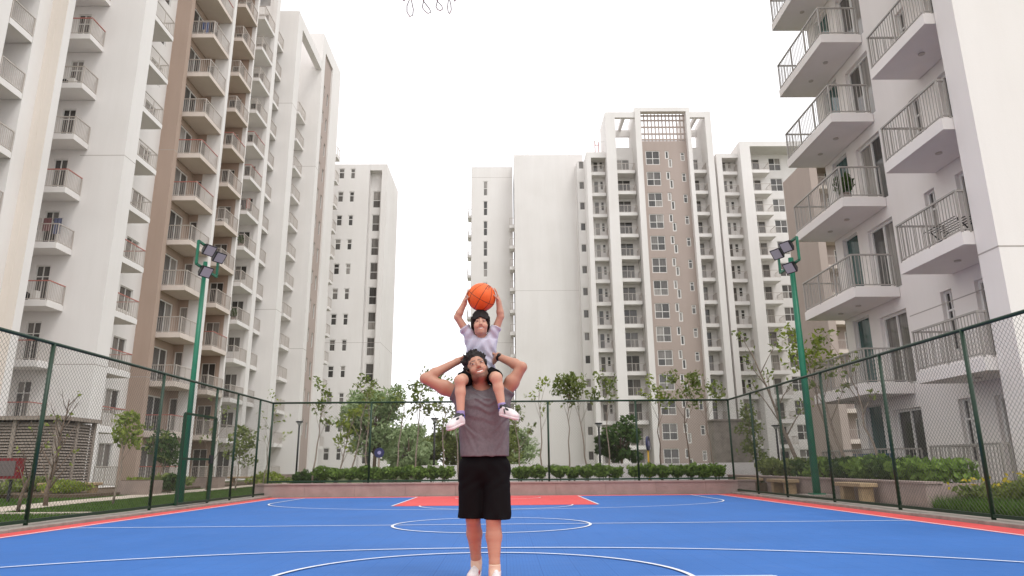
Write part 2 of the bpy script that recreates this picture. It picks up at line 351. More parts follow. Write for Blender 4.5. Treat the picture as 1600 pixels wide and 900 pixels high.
Lp = [1.2, 3.7, 6.2, 8.75, 11.4, 15.25, 18.15, 19.6, 21.4, 22.6]
fence('dark green chain link fence along the left side of the court', (XL, 0.0), (XL, YF), [y/YF for y in Lp], .06)
Rp = [.7, 3.2, 5.7, 8.2, 10.7, 13.2, 15.8, 18.4, 20.5, 22.6]
fence('dark green chain link fence along the right side of the court', (XR, 0.0), (XR, YF), [y/YF for y in Rp], .06)
fence('dark green chain link fence across the far end of the court on the pink wall', (XL, YF), (XR, YF), [(x-XL)/(XR-XL) for x in (-4.3, -1.45, 1.37, 4.2)], .41)
# gate, standing just proud of the left fence
g = thing('fence_gate', 'dark green tubular gate in the left fence beside the floodlight pole', 'gate', (XL+.05, 16.5, 0))
for y in (16.3, 18.05): m = MB(); m.bar((XL+.07, y, .08), (XL+.07, y, 2.12), .06); part(g, 'stile', m, M['fgreen'])
for z in (.11, 1.1, 2.12): m = MB(); m.bar((XL+.07, 16.3, z), (XL+.07, 18.05, z), .05); part(g, 'rail', m, M['fgreen'])
m = MB(); m.box(XL+.06, XL+.12, 17.85, 18.0, 1.0, 1.2); part(g, 'latch', m, M['black'])

# ------------------------------------------------------------------ floodlight poles
def floodlight(label, x, y, z0, top, side, r):
    t = thing('floodlight_pole', label, 'floodlight', (x, y, z0), 'floodlight poles beside the court')
    m = MB(); m.tube([(x, y, z0), (x, y, top-.35)], [r*1.12, r*.8], 14); part(t, 'pole', m, M['pgreen'], True)
    m = MB(); m.box(x-.16, x+.16, y-.16, y+.16, z0-.01, z0+.03); part(t, 'base_plate', m, M['pgreen'])
    y0, y1, za, zb = y-.75, y+.55, top-.62, top
    m = MB(); xf = x+side*.10
    for p, q in [((y0,za),(y1,za)),((y1,za),(y1,zb)),((y1,zb),(y0,zb)),((y0,zb),(y0,za))]: m.bar((xf,p[0],p[1]),(xf,q[0],q[1]), .055)
    part(t, 'mounting_frame', m, M['pgreen'])
    for (ly, lz) in [(y-.38, top-.13), (y+.28, top-.13), (y-.45, za-.12)]:
        m = MB(); s = side; c = Vector((xf+s*.12, ly, lz)); fdir = Vector((s*.75, -.35, -.55)).normalized(); u = fdir.cross(Vector((0,0,1))).normalized(); q = u.cross(fdir)
        vs = []
        for k, (hw, hh) in ((-.11, (.11, .09)), (.03, (.17, .15)), (.06, (.17, .15))):
            for a, bq in ((-1,-1),(1,-1),(1,1),(-1,1)): vs.append(c+fdir*k+u*a*hw+q*bq*hh)
        fs = [(3,2,1,0),(8,9,10,11)]+[(i*4+k, i*4+(k+1) % 4, (i+1)*4+(k+1) % 4, (i+1)*4+k) for i in (0,1) for k in range(4)]
        m.add(vs, fs); lamp = part(t, 'lamp_housing', m, M['black'])
        m = MB(); m.add([c+fdir*.064+u*a*.145+q*bq*.125 for a, bq in ((-1,-1),(1,-1),(1,1),(-1,1))], [(0,1,2,3)]); o = m.build('lens', M['lampglass'], lamp)
    return t
floodlight('bright green floodlight pole on the left, beside the fence gate', -8.05, 18.0, 0, 6.62, 1, .068)
m = MB(); m.box(7.42, 8.22, 17.65, 18.5, -.05, .13); pf = m.build('pole_footing', M['kerb']); tag(pf, 'concrete footing block under the right floodlight pole', 'footing')
floodlight('bright green floodlight pole on the right, on a concrete footing', 7.8, 18.05, .13, 6.66, -1, .085)

# ------------------------------------------------------------------ benches, planter, shed, cabinet, signs, lamps
def bench(label, x, y, L, along, z0=0, wd=.5):
    t = thing('bench', label, 'bench', (x, y, z0), 'stone benches around the court')
    def bx(name, a0, a1, b0, b1, zz0, zz1):
        m = MB()
        if along == 'Y': m.box(x+b0, x+b1, y+a0, y+a1, z0+zz0, z0+zz1)
        else: m.box(x+a0, x+a1, y+b0, y+b1, z0+zz0, z0+zz1)
        o = part(t, name, m, M['bench']); bv = o.modifiers.new('b', 'BEVEL'); bv.width = .015; bv.segments = 2
    bx('seat', -L/2, L/2, -wd/2, wd/2, .33, .42)
    bx('support', -L/2+.12, -L/2+.3, -wd/2+.08, wd/2-.05, 0, .328); bx('support', L/2-.3, L/2-.12, -wd/2+.08, wd/2-.05, 0, .328)
bench('tan stone bench on the left lawn beyond the path', -15.2, 25.3, 2.0, 'X', .02)
bench('small tan bench far left, before the brown planter', -14.2, 39.5, 1.9, 'X', .02)
bench('tan stone bench against the right planter wall, nearest the camera', 8.02, 16.5, 1.3, 'Y', .03, .40)
bench('tan stone bench behind the right floodlight pole footing', 8.02, 20.8, 1.4, 'Y', .03, .42)
bench('tan stone bench nearest the far right corner of the fence', 8.02, 23.6, 1.4, 'Y', .03, .42)
pl = thing('planter', 'long pink stone planter wall behind the right benches', 'planter', (8.6, 20, 0))
for i in range(7):
    y = 14.2+i*1.8; m = MB(); m.box(8.3, 8.6, y+.003, y+1.797, -.05, .47); part(pl, 'panel', m, M['pink'])
m = MB(); m.box(8.602, 10.4, 14.2, 14.45, -.05, .47); part(pl, 'end_panel', m, M['pink'])
m = MB(); m.box(8.27, 8.66, 14.17, 26.83, .472, .51); part(pl, 'coping', m, M['pink'])
m = MB(); m.box(8.61, 10.5, 14.46, 26.8, -.04, .42); part(pl, 'soil', m, M['soil'])
for lab, x0, x1, y0, y1 in [('brown planter wall by the left tower, beside the small far bench', -14.6, -11.9, 43.2, 44.2), ('low pinkish planter beside the left bench', -13.75, -12.6, 25.6, 26.6), ('grey planter behind the gate by the left tower', -17, -13.2, 33.2, 34)]:
    t = thing('planter', lab, 'planter', ((x0+x1)/2, (y0+y1)/2, 0)); m = MB(); m.box(x0, x1, y0, y1, -.05, .48); part(t, 'wall', m, M['pstone']); m = MB(); m.box(x0+.1, x1-.1, y0+.1, y1-.1, .46, .50); part(t, 'soil', m, M['soil'])
# louvred enclosure on the left
sh = thing('louvred_enclosure', 'grey brown louvred plant enclosure at the left edge behind the fence', 'enclosure', (-21, 27.5, 0))
for x in (-24.0, -22.3, -20.6, -18.9, -17.25):
    m = MB(); m.box(x-.07, x+.07, 27.35, 27.5, -.03, 2.75); part(sh, 'post', m, M['louvre'])
for y in (28.6, 29.8): m = MB(); m.box(-17.32, -17.18, y-.07, y+.07, -.03, 2.75); part(sh, 'post', m, M['louvre'])
lv = MB()
for k in range(22):
    z = .18+k*.112
    for i in range(4):
        xa = (-24.0, -22.3, -20.6, -18.9)[i]+.075; xb = (-22.3, -20.6, -18.9, -17.25)[i]-.075
        lv.add([(xa,27.40,z),(xb,27.40,z),(xb,27.47,z+.075),(xa,27.47,z+.075),(xa,27.415,z-.012),(xb,27.415,z-.012),(xb,27.485,z+.063),(xa,27.485,z+.063)], [(0,1,2,3),(5,4,7,6),(4,5,1,0),(3,2,6,7)])
    lv.add([(-17.20,27.55,z),(-17.20,29.75,z),(-17.27,29.75,z+.075),(-17.27,27.55,z+.075)], [(0,1,2,3)])
stuff(part(sh, 'louvres', lv, M['louvre']))
m = MB(); m.box(-24.2, -17.05, 27.2, 30.0, 2.752, 2.9); part(sh, 'roof', m, M['louvre'])
m = MB(); m.box(-23.9, -17.4, 27.7, 29.8, 0, 2.7); part(sh, 'inner_wall', m, M['louvre'])
hc = thing('hose_cabinet', 'red cabinet with a grey panel on a black post at the left edge', 'cabinet', (-14.3, 20.9, 0))
m = MB(); m.box(-14.95, -14.08, 20.8, 21.1, .64, 1.22); part(hc, 'box', m, M['redbox'])
m = MB(); m.box(-14.6, -14.14, 20.785, 20.798, .72, 1.14); part(hc, 'panel', m, M['greypanel'])
for x in (-14.85, -14.3): m = MB(); m.box(x-.03, x+.03, 20.92, 20.98, -.03, .618); part(hc, 'leg', m, M['black'])
def garden_lamp(label, x, y, h, z0=0):
    t = thing('garden_lamp', label, 'lamp post', (x, y, z0), 'slim garden lamp posts')
    m = MB(); m.tube([(x, y, z0), (x, y, z0+h-.02)], [.05, .042], 10); part(t, 'pole', m, M['black'], True)
    m = MB(); m.tube([(x, y, z0+h-.16), (x, y, z0+h-.02)], [.05, .13], 10); part(t, 'lamp_shade', m, M['lampglass'], True)
    m = MB(); m.tube([(x, y, z0+h-.018), (x, y, z0+h+.035)], [.17, .17], 14); part(t, 'cap', m, M['black'], True)
garden_lamp('slim dark lamp post before the brown strip of the left white tower', -9.6, 33, 2.95)
garden_lamp('dark lamp post left of the man, among the trees', -3.15, 31.5, 2.95)
garden_lamp('dark lamp post by the grey side of the blank white tower', 4.1, 31, 2.65)
garden_lamp('lamp post behind the right fence near the leaning tree', 11.9, 31, 2.5)
garden_lamp('grey lamp post behind the left end of the long hedge', -6.9, 36, 2.7)
def disc_sign(label, x, y, z0, zc, r, mpost, yaw):
    t = thing('round_sign', label, 'sign', (x, y, z0))
    m = MB(); m.tube([(x, y, z0), (x, y, zc-r*.6)], .035, 8); part(t, 'post', m, mpost, True)
    d = Vector((math.sin(yaw), -math.cos(yaw), 0)); c = Vector((x, y, zc))
    m = MB(); m.tube([c-d*.02, c+d*.04], r, 24); part(t, 'disc', m, M['signblue'])
    m = MB(); m.tube([c+d*.041, c+d*.046], r*.38, 12); part(t, 'mark', m, M['signmark'])
disc_sign('small round navy sign with a pale mark at the end of the hedge', -4.35, 24.6, .3, 1.36, .17, M['pbark'], 0.2)
disc_sign('navy disc on a yellow post behind the right part of the hedge', 5.05, 25.2, .3, 1.62, .25, M['yellow'], 1.15)
lw = thing('garden_wall', 'low white wall behind the far hedge, before the towers', 'wall', (5, 27.4, 0))
for i in range(8):
    x = -3.2+i*2.2; m = MB(); m.box(x+.002, x+2.198, 27.3, 27.5, -.03, .93+.01*(i % 2)); part(lw, 'panel', m, M['white'])
cp = thing('concrete_pier', 'tall grey concrete pier behind the far right fence corner', 'pier', (9.2, 30, 0))
m = MB(); m.box(8.75, 10.3, 29.6, 30.4, -.03, 2.65); part(cp, 'shaft', m, M['kerb']); m = MB(); m.box(8.7, 10.35, 29.55, 30.45, 2.65, 2.72); part(cp, 'cap', m, M['kerb'])

# ------------------------------------------------------------------ building kit
def wallface(mb, facing, plane, u0, u1, z0, z1, holes=(), depth=.14, mi=0):
    """flat wall with real rectangular openings and reveals; u is world X for ±Y walls, world Y for ±X walls"""
    s = {'-Y': 1, '+Y': -1, '-X': 1, '+X': -1}[facing]
    def P(u, z, d=0): return (u, plane+s*d, z) if facing[1] == 'Y' else (plane+s*d, u, z)
    flip = facing in ('+Y', '-X')
    def q(a, b, c, d): mb.add([a, b, c, d], [(3, 2, 1, 0) if flip else (0, 1, 2, 3)], mi)
    us = sorted({u0, u1, *[h[0] for h in holes], *[h[1] for h in holes]}); zs = sorted({z0, z1, *[h[2] for h in holes], *[h[3] for h in holes]})
    us = [u for u in us if u0 <= u <= u1]
    if not holes: zs = [z0, z1]
    inh = lambda u, z: any(h[0] < u < h[1] and h[2] < z < h[3] for h in holes)
    for za, zb in zip(zs, zs[1:]):
        run = None
        for ua, ub in zip(us, us[1:]):
            if inh((ua+ub)/2, (za+zb)/2):
                if run: q(P(run[0], za), P(run[1], za), P(run[1], zb), P(run[0], zb)); run = None
            else: run = (run[0], ub) if run else (ua, ub)
        if run: q(P(run[0], za), P(run[1], za), P(run[1], zb), P(run[0], zb))
    for a, b, c, d in holes:
        q(P(a, c), P(a, d), P(a, d, depth), P(a, c, depth)); q(P(b, d), P(b, c), P(b, c, depth), P(b, d, depth))
        q(P(b, c), P(a, c), P(a, c, depth), P(b, c, depth)); q(P(a, d), P(b, d), P(b, d, depth), P(a, d, depth))
MC = {}
ROT = {'-Y': 0, '+X': math.pi/2, '-X': -math.pi/2, '+Y': math.pi}
def window(parent, facing, plane, hole, cols=2, rows=(1,), name='window', glass='glass', fw_=.055, depth=.14):
    """frame filling the hole with one pane object per light"""
    a, b, c, d = hole; wd, ht = b-a, d-c; key = ('w', round(wd, 3), round(ht, 3), cols, rows, fw_, name)
    if key not in MC:
        m = MB(); hw = wd/2
        m.box(-hw, -hw+fw_, -.03, .05, 0, ht); m.box(hw-fw_, hw, -.03, .05, 0, ht); m.box(-hw+fw_, hw-fw_, -.03, .05, 0, fw_); m.box(-hw+fw_, hw-fw_, -.03, .05, ht-fw_, ht)
        tot = sum(rows); zc = [0]; panes = []
        for r_ in rows: zc.append(zc[-1]+r_/tot*ht)
        for i in range(1, len(zc)-1): m.box(-hw+fw_, hw-fw_, -.02, .04, zc[i]-fw_*.45, zc[i]+fw_*.45)
        for i in range(len(zc)-1):
            lo = zc[i]+(fw_ if i == 0 else fw_*.45); hi = zc[i+1]-(fw_ if i == len(zc)-2 else fw_*.45)
            for k in range(1, cols): xx = -hw+wd*k/cols; m.box(xx-fw_*.4, xx+fw_*.4, -.025, .045, lo, hi)
            for k in range(cols):
                xa = -hw+(fw_ if k == 0 else wd*k/cols+fw_*.4); xb = -hw+(wd-fw_ if k == cols-1 else wd*(k+1)/cols-fw_*.4); panes.append((xa, xb, lo, hi))
        pm = []
        for xa, xb, lo, hi in panes:
            pk = ('p', round(xb-xa, 3), round(hi-lo, 3))
            if pk not in MC:
                q = MB(); q.add([(0,0,0),(xb-xa,0,0),(xb-xa,0,hi-lo),(0,0,hi-lo)], [(0,1,2,3)]); MC[pk] = {}
                MC[pk]['mb'] = q
            pm.append((pk, (xa, .02, lo)))
        MC[key] = (m.mesh(name, M['frame']), pm)
    me, pm = MC[key]; uc = (a+b)/2; s = {'-Y': 1, '+Y': -1, '-X': 1, '+X': -1}[facing]; pl_ = plane+s*(depth-.055)
    loc = Vector((uc, pl_, c)) if facing[1] == 'Y' else Vector((pl_, uc, c))
    o = link(name, me, parent, loc-wloc(parent), ROT[facing])
    for pk, pl in pm:
        if glass not in MC[pk]: MC[pk][glass] = MC[pk]['mb'].mesh('pane', M[glass])
        link('pane', MC[pk][glass], o, pl)
    return o
def rail_mesh(pts, h=1.02, step=.115, post=1.3, bw=.016, matn='steel', red=False, z0=.0):
    m = MB(); pts = [Vector((p[0], p[1], 0)) for p in pts]; Z = lambda p, z: (p.x, p.y, z0+z)
    for si, (a, b) in enumerate(zip(pts, pts[1:])):
        L = (b-a).length; d = (b-a)/L; o_ = .0285 if si else 0; e_ = .0265; last = si == len(pts)-2
        a2 = a+d*o_; b2 = b+d*(0 if last else e_)              # rails butt against each other at the corners
        m.bar(Z(a2, h), Z(b2, h), .055, .045, 1); m.bar(Z(a+d*.022, .10), Z(b-d*.022, .10), .03, .03)
        n = max(1, int(L/step))
        for i in range(1, n): p = a+d*(L*i/n); m.bar(Z(p, .116), Z(p, h-.023), bw, bw, 0, False)
        k = max(1, round(L/post))
        for i in range(1 if si else 0, k+1): p = a+d*(L*i/k); m.bar(Z(p, 0), Z(p, h-.0235), .042, .044)
    return m.mesh('railing', [M[matn], M['redrail'] if red else M[matn]])
def balcony(parent, x0, x1, y0, y1, z, path, slab='soffit', thick=.28, rail='steel', red=False, h=1.02, step=.115, lights=0):
    """slab (top at z) with its railing; path in offsets from (x0, y0)"""
    key = ('b', round(x1-x0, 2), round(y1-y0, 2), slab, thick)
    if key not in MC:
        m = MB(); m.box(0, x1-x0, 0, y1-y0, -thick, 0); m.box(.04, x1-x0-.04, .04, y1-y0-.04, 0, .05); MC[key] = m.mesh('balcony', M[slab])
    o = link('balcony', MC[key], parent, Vector((x0, y0, z))-wloc(parent))
    kr = ('r', tuple(path), rail, red, h, step)
    if kr not in MC: MC[kr] = rail_mesh(path, h, step, matn=rail, red=red)
    link('railing', MC[kr], o)
    for i in range(lights):
        if 'sl' not in MC:
            m = MB(); m.tube([(0, 0, -.03), (0, 0, 0)], .085, 12); MC['sl'] = m.mesh('ceiling_light', M['steel'])
        link('ceiling_light', MC['sl'], o, ((x1-x0)*.5, (y1-y0)*(i+1)/(lights+1), -thick-.002))
    return o
rnd = random.Random(7)
def joints(mb, x0, x1, y0, y1, zs, mi, xs=1):
    """recess-coloured movement joints: thin bands 3 mm proud of a block's front and one flank"""
    for z in zs:
        mb.box(x0, x1, y0-.003, y0, z-.018, z+.018, mi)
        if xs > 0: mb.box(x1, x1+.003, y0, y1, z-.018, z+.018, mi)
        else: mb.box(x0-.003, x0, y0, y1, z-.018, z+.018, mi)
FL = 3.0

# ------------------------------------------------------------------ near left tower
LT = thing('apartment_tower', 'tall near left apartment tower with cream fins, a brown bay and corner balconies', 'building', (-24, 40, 0))
ZT = 48.0
wh = MB(); cr_ = MB(); br = MB()
# white masses
wh.box(-40, -22.6, 16, 27.9, 0, ZT)                                  # flank left of the first loggia
wh.box(-40, -24.4, 27.901, 29.55, 0, ZT); wh.box(-24.3999, -22.6, 27.9, 29.55, ZT-1, ZT)
wh.box(-40, -22.6, 29.551, 30.4, 0, ZT)
cr_.box(-40, -21.85, 30.401, 30.45, 0, ZT); cr_.box(-22.34, -22.26, 30.385, 30.4, 0, ZT); wh.box(-40, -21.852, 30.451, 30.95, 0, ZT)
wh.box(-40, -25.2, 30.951, 34.9, 0, ZT)
holesA = [(-24.35, -23.6, FL*k+.05, FL*k+2.2) for k in range(15)]
wallface(wh, '-Y', 34.9, -25.2, -20.6, 0, ZT, holesA); wh.box(-40, -20.6, 35.1, 36.05, 0, ZT, 0, ('-Y',)); wh.box(-20.75, -20.6, 34.9, 35.1, 0, ZT, 0, ('-Y', '+Y'))
joints(wh, -23, -20.6, 34.9, 36.05, (6.0, 17.4, 30), 1)
holesB = [(37.0, 38.5, FL*k+.9, FL*k+2.3) for k in range(15)] + [(39.3, 40.7, FL*k+.9, FL*k+2.3) for k in range(15)]
wallface(wh, '+X', -22.35, 36.05, 41.5, 0, ZT, holesB)
br.box(-40, -21.35, 41.5, 41.95, 0, ZT); joints(br, -22.4, -21.35, 41.5, 41.95, (6.2, 20.9, 33), 1)
holesC = [(-21.5, -20.98, FL*k+.05, FL*k+2.25) for k in range(15)]
hC2 = [(42.5, 44.3, FL*k+.05, FL*k+2.25) for k in range(15)]
wallface(br, '+X', -21.6, 41.951, 45.0, 0, ZT, hC2); br.box(-40, -21.8, 41.951, 45.0, 0, ZT, 0, ('+X',))
wallface(br, '-Y', 45.0, -21.6, -20.96, 0, ZT, holesC)
wh.box(-20.959, -19.95, 45.0, 45.4, 0, ZT); br.box(-30, -20.96, 45.2, 45.9, 0, ZT, 0, ('-Y',))
br.box(-40, -21.9, 45.901, 49.75, 0, ZT)
holesD = [(-21.75, -20.75, FL*k+.05, FL*k+2.2) for k in range(15)]
wallface(br, '-Y', 49.75, -21.9, -20.45, 0, ZT, holesD); wh.box(-20.449, -20.15, 49.74, 50.0, 0, ZT); br.box(-30, -20.45, 49.95, 50.4, 0, ZT, 0, ('-Y',))
wh.box(-40, -22.6, 50.401, 55.6, 0, ZT)
holesE = [(-22.4, -21.4, FL*k+.9*(k % 2)+.05, FL*k+2.2) for k in range(16)]
wallface(wh, '-Y', 55.6, -22.6, -21.1, 0, ZT, holesE); wh.box(-40, -21.1, 55.8, 56.4, 0, ZT, 0, ('-Y',)); wh.box(-21.1, -20.7, 55.5, 56.3, 0, ZT)
wh.box(-40, -22.4, 56.401, 57.95, 0, ZT)
part(LT, 'wall', wh, [M['white'], M['joint']]); part(LT, 'cream_fin', cr_, M['cream']); part(LT, 'brown_bay', br, [M['brown'], M['joint']])
for k in range(14):
    z = FL*k
    if k >= 2: balcony(LT, -24.4, -22.6, 27.95, 29.52, z, ((1.77, .03), (1.77, 1.54)), 'white')
    w_ = balcony
    if k >= 0: balcony(LT, -25.15, -22.62, 33.58, 34.88, z, ((.9, .04), (2.49, .04), (2.49, 1.28)), 'white', red=k in (1, 2, 3, 5, 8, 11))
    balcony(LT, -22.33, -20.62, 36.07, 38.35, z, ((1.67, .03), (1.67, 2.24), (.03, 2.24)), 'white', red=k in (1, 2, 3, 4))
    balcony(LT, -21.58, -20.0, 42.3, 44.98, z, ((.03, .04), (1.54, .04), (1.54, 2.64)), 'bslab', red=k in (0, 1, 6, 7, 11), step=.13)
    balcony(LT, -21.88, -20.05, 47.15, 49.72, z, ((.03, .04), (1.79, .04), (1.79, 2.5)), 'bslab', red=k in (3, 8))
    balcony(LT, -22.58, -20.72, 52.85, 55.48, z, ((.03, .04), (1.82, .04), (1.82, 2.58)), 'white', red=k in (8, 9))
    balcony(LT, -22.38, -20.72, 56.42, 57.93, z, ((1.62, .03), (1.62, 1.48)), 'white')
    if k < 14:
        if k < 13: window(LT, '-Y', 34.9, holesA[k], 2, (.72, .28), 'balcony_door')
        window(LT, '+X', -22.35, holesB[k], 2); window(LT, '+X', -22.35, holesB[15+k], 2)
        window(LT, '-Y', 45.0, holesC[k], 1, name='balcony_door'); window(LT, '+X', -21.6, hC2[k], 2, name='balcony_door', fw_=.08); window(LT, '-Y', 49.75, holesD[k], 2, name='balcony_door'); window(LT, '-Y', 55.6, holesE[k], 2)

# ------------------------------------------------------------------ second left tower, white with a narrow brown strip
L2 = thing('apartment_tower', 'white left tower behind, with stepped fins, an open roof frame and a brown strip', 'building', (-22, 66, 0))
wh = MB(); br = MB()
wh.box(-45, -19.5, 58.0, 59.4, 0, 43.3); joints(wh, -24, -19.5, 58.0, 59.4, (33.5, 14), 1)
wh.box(-20.1, -19.5, 59.401, 66.39, 42.2, 43.3)                     # roof beam tying the two fins
wh.box(-45, -23.8, 59.401, 66.4, 0, 40.6)
wh.box(-45, -19.45, 66.4, 67.5, 0, 46.6); joints(wh, -24, -19.45, 66.4, 67.5, (31, 12), 1)
hs_ = [(68.2, 68.7, FL*k+1.0, FL*k+2.4) for k in range(1, 14)]
hs2 = [(69.6, 70.2, FL*k+.7, FL*k+2.2) for k in range(1, 14)]
wallface(br, '+X', -19.62, 67.5, 70.7, 0, 44.9, hs_+hs2)
wh.box(-45, -19.45, 70.701, 74.2, 0, 46.6); wh.box(-45, -19.45, 67.5, 70.7, 44.9, 46.6); br.box(-45, -19.82, 67.5, 70.7, 0, 44.9, 0, ('+X',))
part(L2, 'wall', wh, [M['white'], M['joint']]); part(L2, 'brown_strip', br, M['taupe'])
for h_ in hs_: window(L2, '+X', -19.62, h_, 1, glass='curtain')
for h_ in hs2: window(L2, '+X', -19.62, h_, 1)
for k in range(13):
    balcony(L2, -23.7, -20.8, 64.0, 66.38, FL*k, ((.9, .04), (2.86, .04), (2.86, 2.3)), 'white', step=.14)
    balcony(L2, -21.2, -19.3, 74.25, 75.6, FL*k, ((.03, .04), (1.86, .04), (1.86, 1.3)), 'white', step=.16)

# ------------------------------------------------------------------ left middle tower
LM = thing('apartment_tower', 'plain white tower left of the gap of sky, with small paired windows', 'building', (-17, 82, 0))
wh = MB(); zf = [1.6+FL*k for k in range(12)]
hA = [(-19.95, -19.25, z, z+1.35) for z in zf]; hB = [(-18.55, -17.95, z, z+1.35) for z in zf]
wallface(wh, '-Y', 78, -27, -16.2, 0, 36.5, hA+hB); wh.box(-27, -16.2, 78.2, 88, 0, 36.5, 0, ('-Y',)); wh.box(-16.22, -16.2, 78, 78.2, 0, 36.5)
hC = [(-15.9, -14.95, z-.4, z+1.75) for z in zf[:-1]]
wallface(wh, '-Y', 78.9, -16.2, -14.75, 0, 36.5, hC); wh.box(-16.2, -14.75, 78.0, 78.9, 35.7, 36.5)
wh.box(-14.75, -14.15, 78, 86.6, 0, 36.5); wh.box(-16.2, -14.75, 79.1, 86.6, 0, 36.5, 0, ('-Y',)); joints(wh, -27, -14.15, 78, 86.6, (14.6,), 1)
part(LM, 'wall', wh, [M['white'], M['joint']])
for h_ in hA+hB: window(LM, '-Y', 78, h_, 1, (.62, .38), fw_=.09)
for h_ in hC: window(LM, '-Y', 78.9, h_, 1, (.45, .55), fw_=.08)

# ------------------------------------------------------------------ blank white towers in the middle
W1 = thing('apartment_tower', 'narrow white tower behind the ball, with one column of paired windows', 'building', (-2, 95, 0))
wh = MB(); hA = [(-2.95, -2.35, 38.2-FL*k, 40.4-FL*k) for k in range(13)]
wallface(wh, '-Y', 92.5, -4.65, 1.2, 0, 42.6, hA); wh.box(-4.65, 1.2, 92.7, 100, 0, 42.6, 0, ('-Y',)); wh.box(-4.65, -4.63, 92.5, 92.7, 0, 42.6); wh.box(1.18, 1.2, 92.5, 92.7, 0, 42.6); wh.box(-4.65, 1.2, 92.5, 92.7, 42.58, 42.6)
joints(wh, -4.65, 1.2, 92.5, 100, (41.0, 17), 1)
part(W1, 'wall', wh, [M['white'], M['joint']])
for h_ in hA: window(W1, '-Y', 92.5, h_, 1, (.5, .5), fw_=.08)
for k in range(13): balcony(W1, -5.3, -4.66, 95, 97, FL*k+.1, ((.04, 1.96), (.04, .04), (.6, .04)), 'white', step=.2)
W2 = thing('apartment_tower', 'wide blank white slab tower right of the man', 'building', (6, 92, 0))
wh = MB(); wh.box(1.42, 11.05, 90, 100, 0, 43.3); joints(wh, 1.42, 11.05, 90, 100, (23.6,), 1); wh.box(3.2, 3.5, 91, 91.3, 43.3, 44.0); wh.box(9.2, 9.6, 91, 91.4, 43.3, 43.9)
part(W2, 'wall', wh, [M['white'], M['joint']])
for k in range(12): balcony(W2, .72, 1.40, 90.6, 92.3, FL*k+.1, ((.04, 1.68), (.04, .04), (.64, .04)), 'white', step=.2, thick=.4)

# ------------------------------------------------------------------ taupe and white tower
T = thing('apartment_tower', 'tall white framed tower with a taupe centre, balconies and a roof screen', 'building', (20, 90, 0))
wh = MB(); tp = MB(); YB_, YP = 87.6, 85.0
win = {}
def bay(u0, u1, z1, doors, kind, nf=14):
    holes = []
    for (a, b, c, d) in doors: holes += [(a, b, FL*k+.1+c, FL*k+.1+d) for k in range(nf)]
    wallface(wh, '-Y', YB_, u0, u1, 0, z1, holes); return holes
fl_ = 14
h0 = [(10.3, 11.0, FL*k+1.5, FL*k+2.6) for k in range(14)]; wallface(wh, '-Y', 88.5, 10.0, 11.1, 0, 41.6, h0)
wh.box(11.1, 11.7, YP+1, 90, 0, 41.8); wh.box(11.7, 13.7, YP+1, YB_, 41.0, 41.8)
h1 = bay(11.7, 13.7, 41.8, [(12.15, 12.85, 0, 2.2), (13.0, 13.5, .9, 2.2)], 0)
wh.box(13.7, 15.0, YP, 90, 0, 47.2)
h2 = bay(15.0, 17.7, 43.2, [(15.15, 17.15, 0, 2.3)], 0)
wh.box(17.7, 18.46, YP-.2, 90, 0, 47.8); wh.box(18.46, 24.62, YP-.2, YP+.6, 47.2, 47.8); wh.box(24.62, 25.13, YP-.2, 90, 0, 47.8)
wh.box(15.0, 17.7, YP, YP+.5, 46.4, 47.2); wh.box(15.0, 17.7, 89, 89.4, 45.6, 46.6); wh.box(16.1, 16.5, YP+.5, 89, 46.5, 47.1)
h3 = bay(25.13, 27.2, 43.2, [(25.25, 26.6, 0, 2.3)], 0)
wh.box(25.13, 27.2, YP, YP+.5, 46.4, 47.2); wh.box(25.13, 27.2, 89, 89.4, 45.6, 46.6); wh.box(26.0, 26.35, YP+.5, 89, 46.5, 47.1)
wh.box(27.2, 28.0, YP, 90, 0, 47.3)
wh.box(10.0, 40, 90.001, 100, 0, 42.0); wh.box(13.7, 28.0, 90, 97, 42, 43.2)
hw1 = [(19.0, 20.9, FL*k+.75, FL*k+2.75) for k in range(14)]
hw2 = [(21.75, 22.25, FL*k+.55, FL*k+1.65) for k in range(14)] + [(22.25, 22.75, FL*k+1.15, FL*k+2.55) for k in range(14)]
hw3 = [(23.7, 24.25, FL*k+1.3, FL*k+2.5) for k in range(14)]
YT = 85.6
hole2 = [(22.0, 22.52, FL*k+.35, FL*k+1.58) for k in range(14)] + [(21.62, 22.14, FL*k+1.6, FL*k+2.75) for k in range(14)]
wallface(tp, '-Y', YT, 18.46, 24.62, 0, 43.2, hw1+hole2+hw3); tp.box(18.46, 24.62, YT+.2, 90, 0, 43.2, 0, ('-Y',))
sc = MB()
for i in range(13): x = 18.6+i*.49; sc.box(x-.07, x+.07, YT+.05, YT+.2, 43.2, 47.2)
for z in (43.45, 44.3, 45.3, 46.3, 47.0): sc.box(18.47, 24.61, YT+.06, YT+.19, z-.1, z+.1)
stuff(part(T, 'roof_screen', sc, M['taupe']))
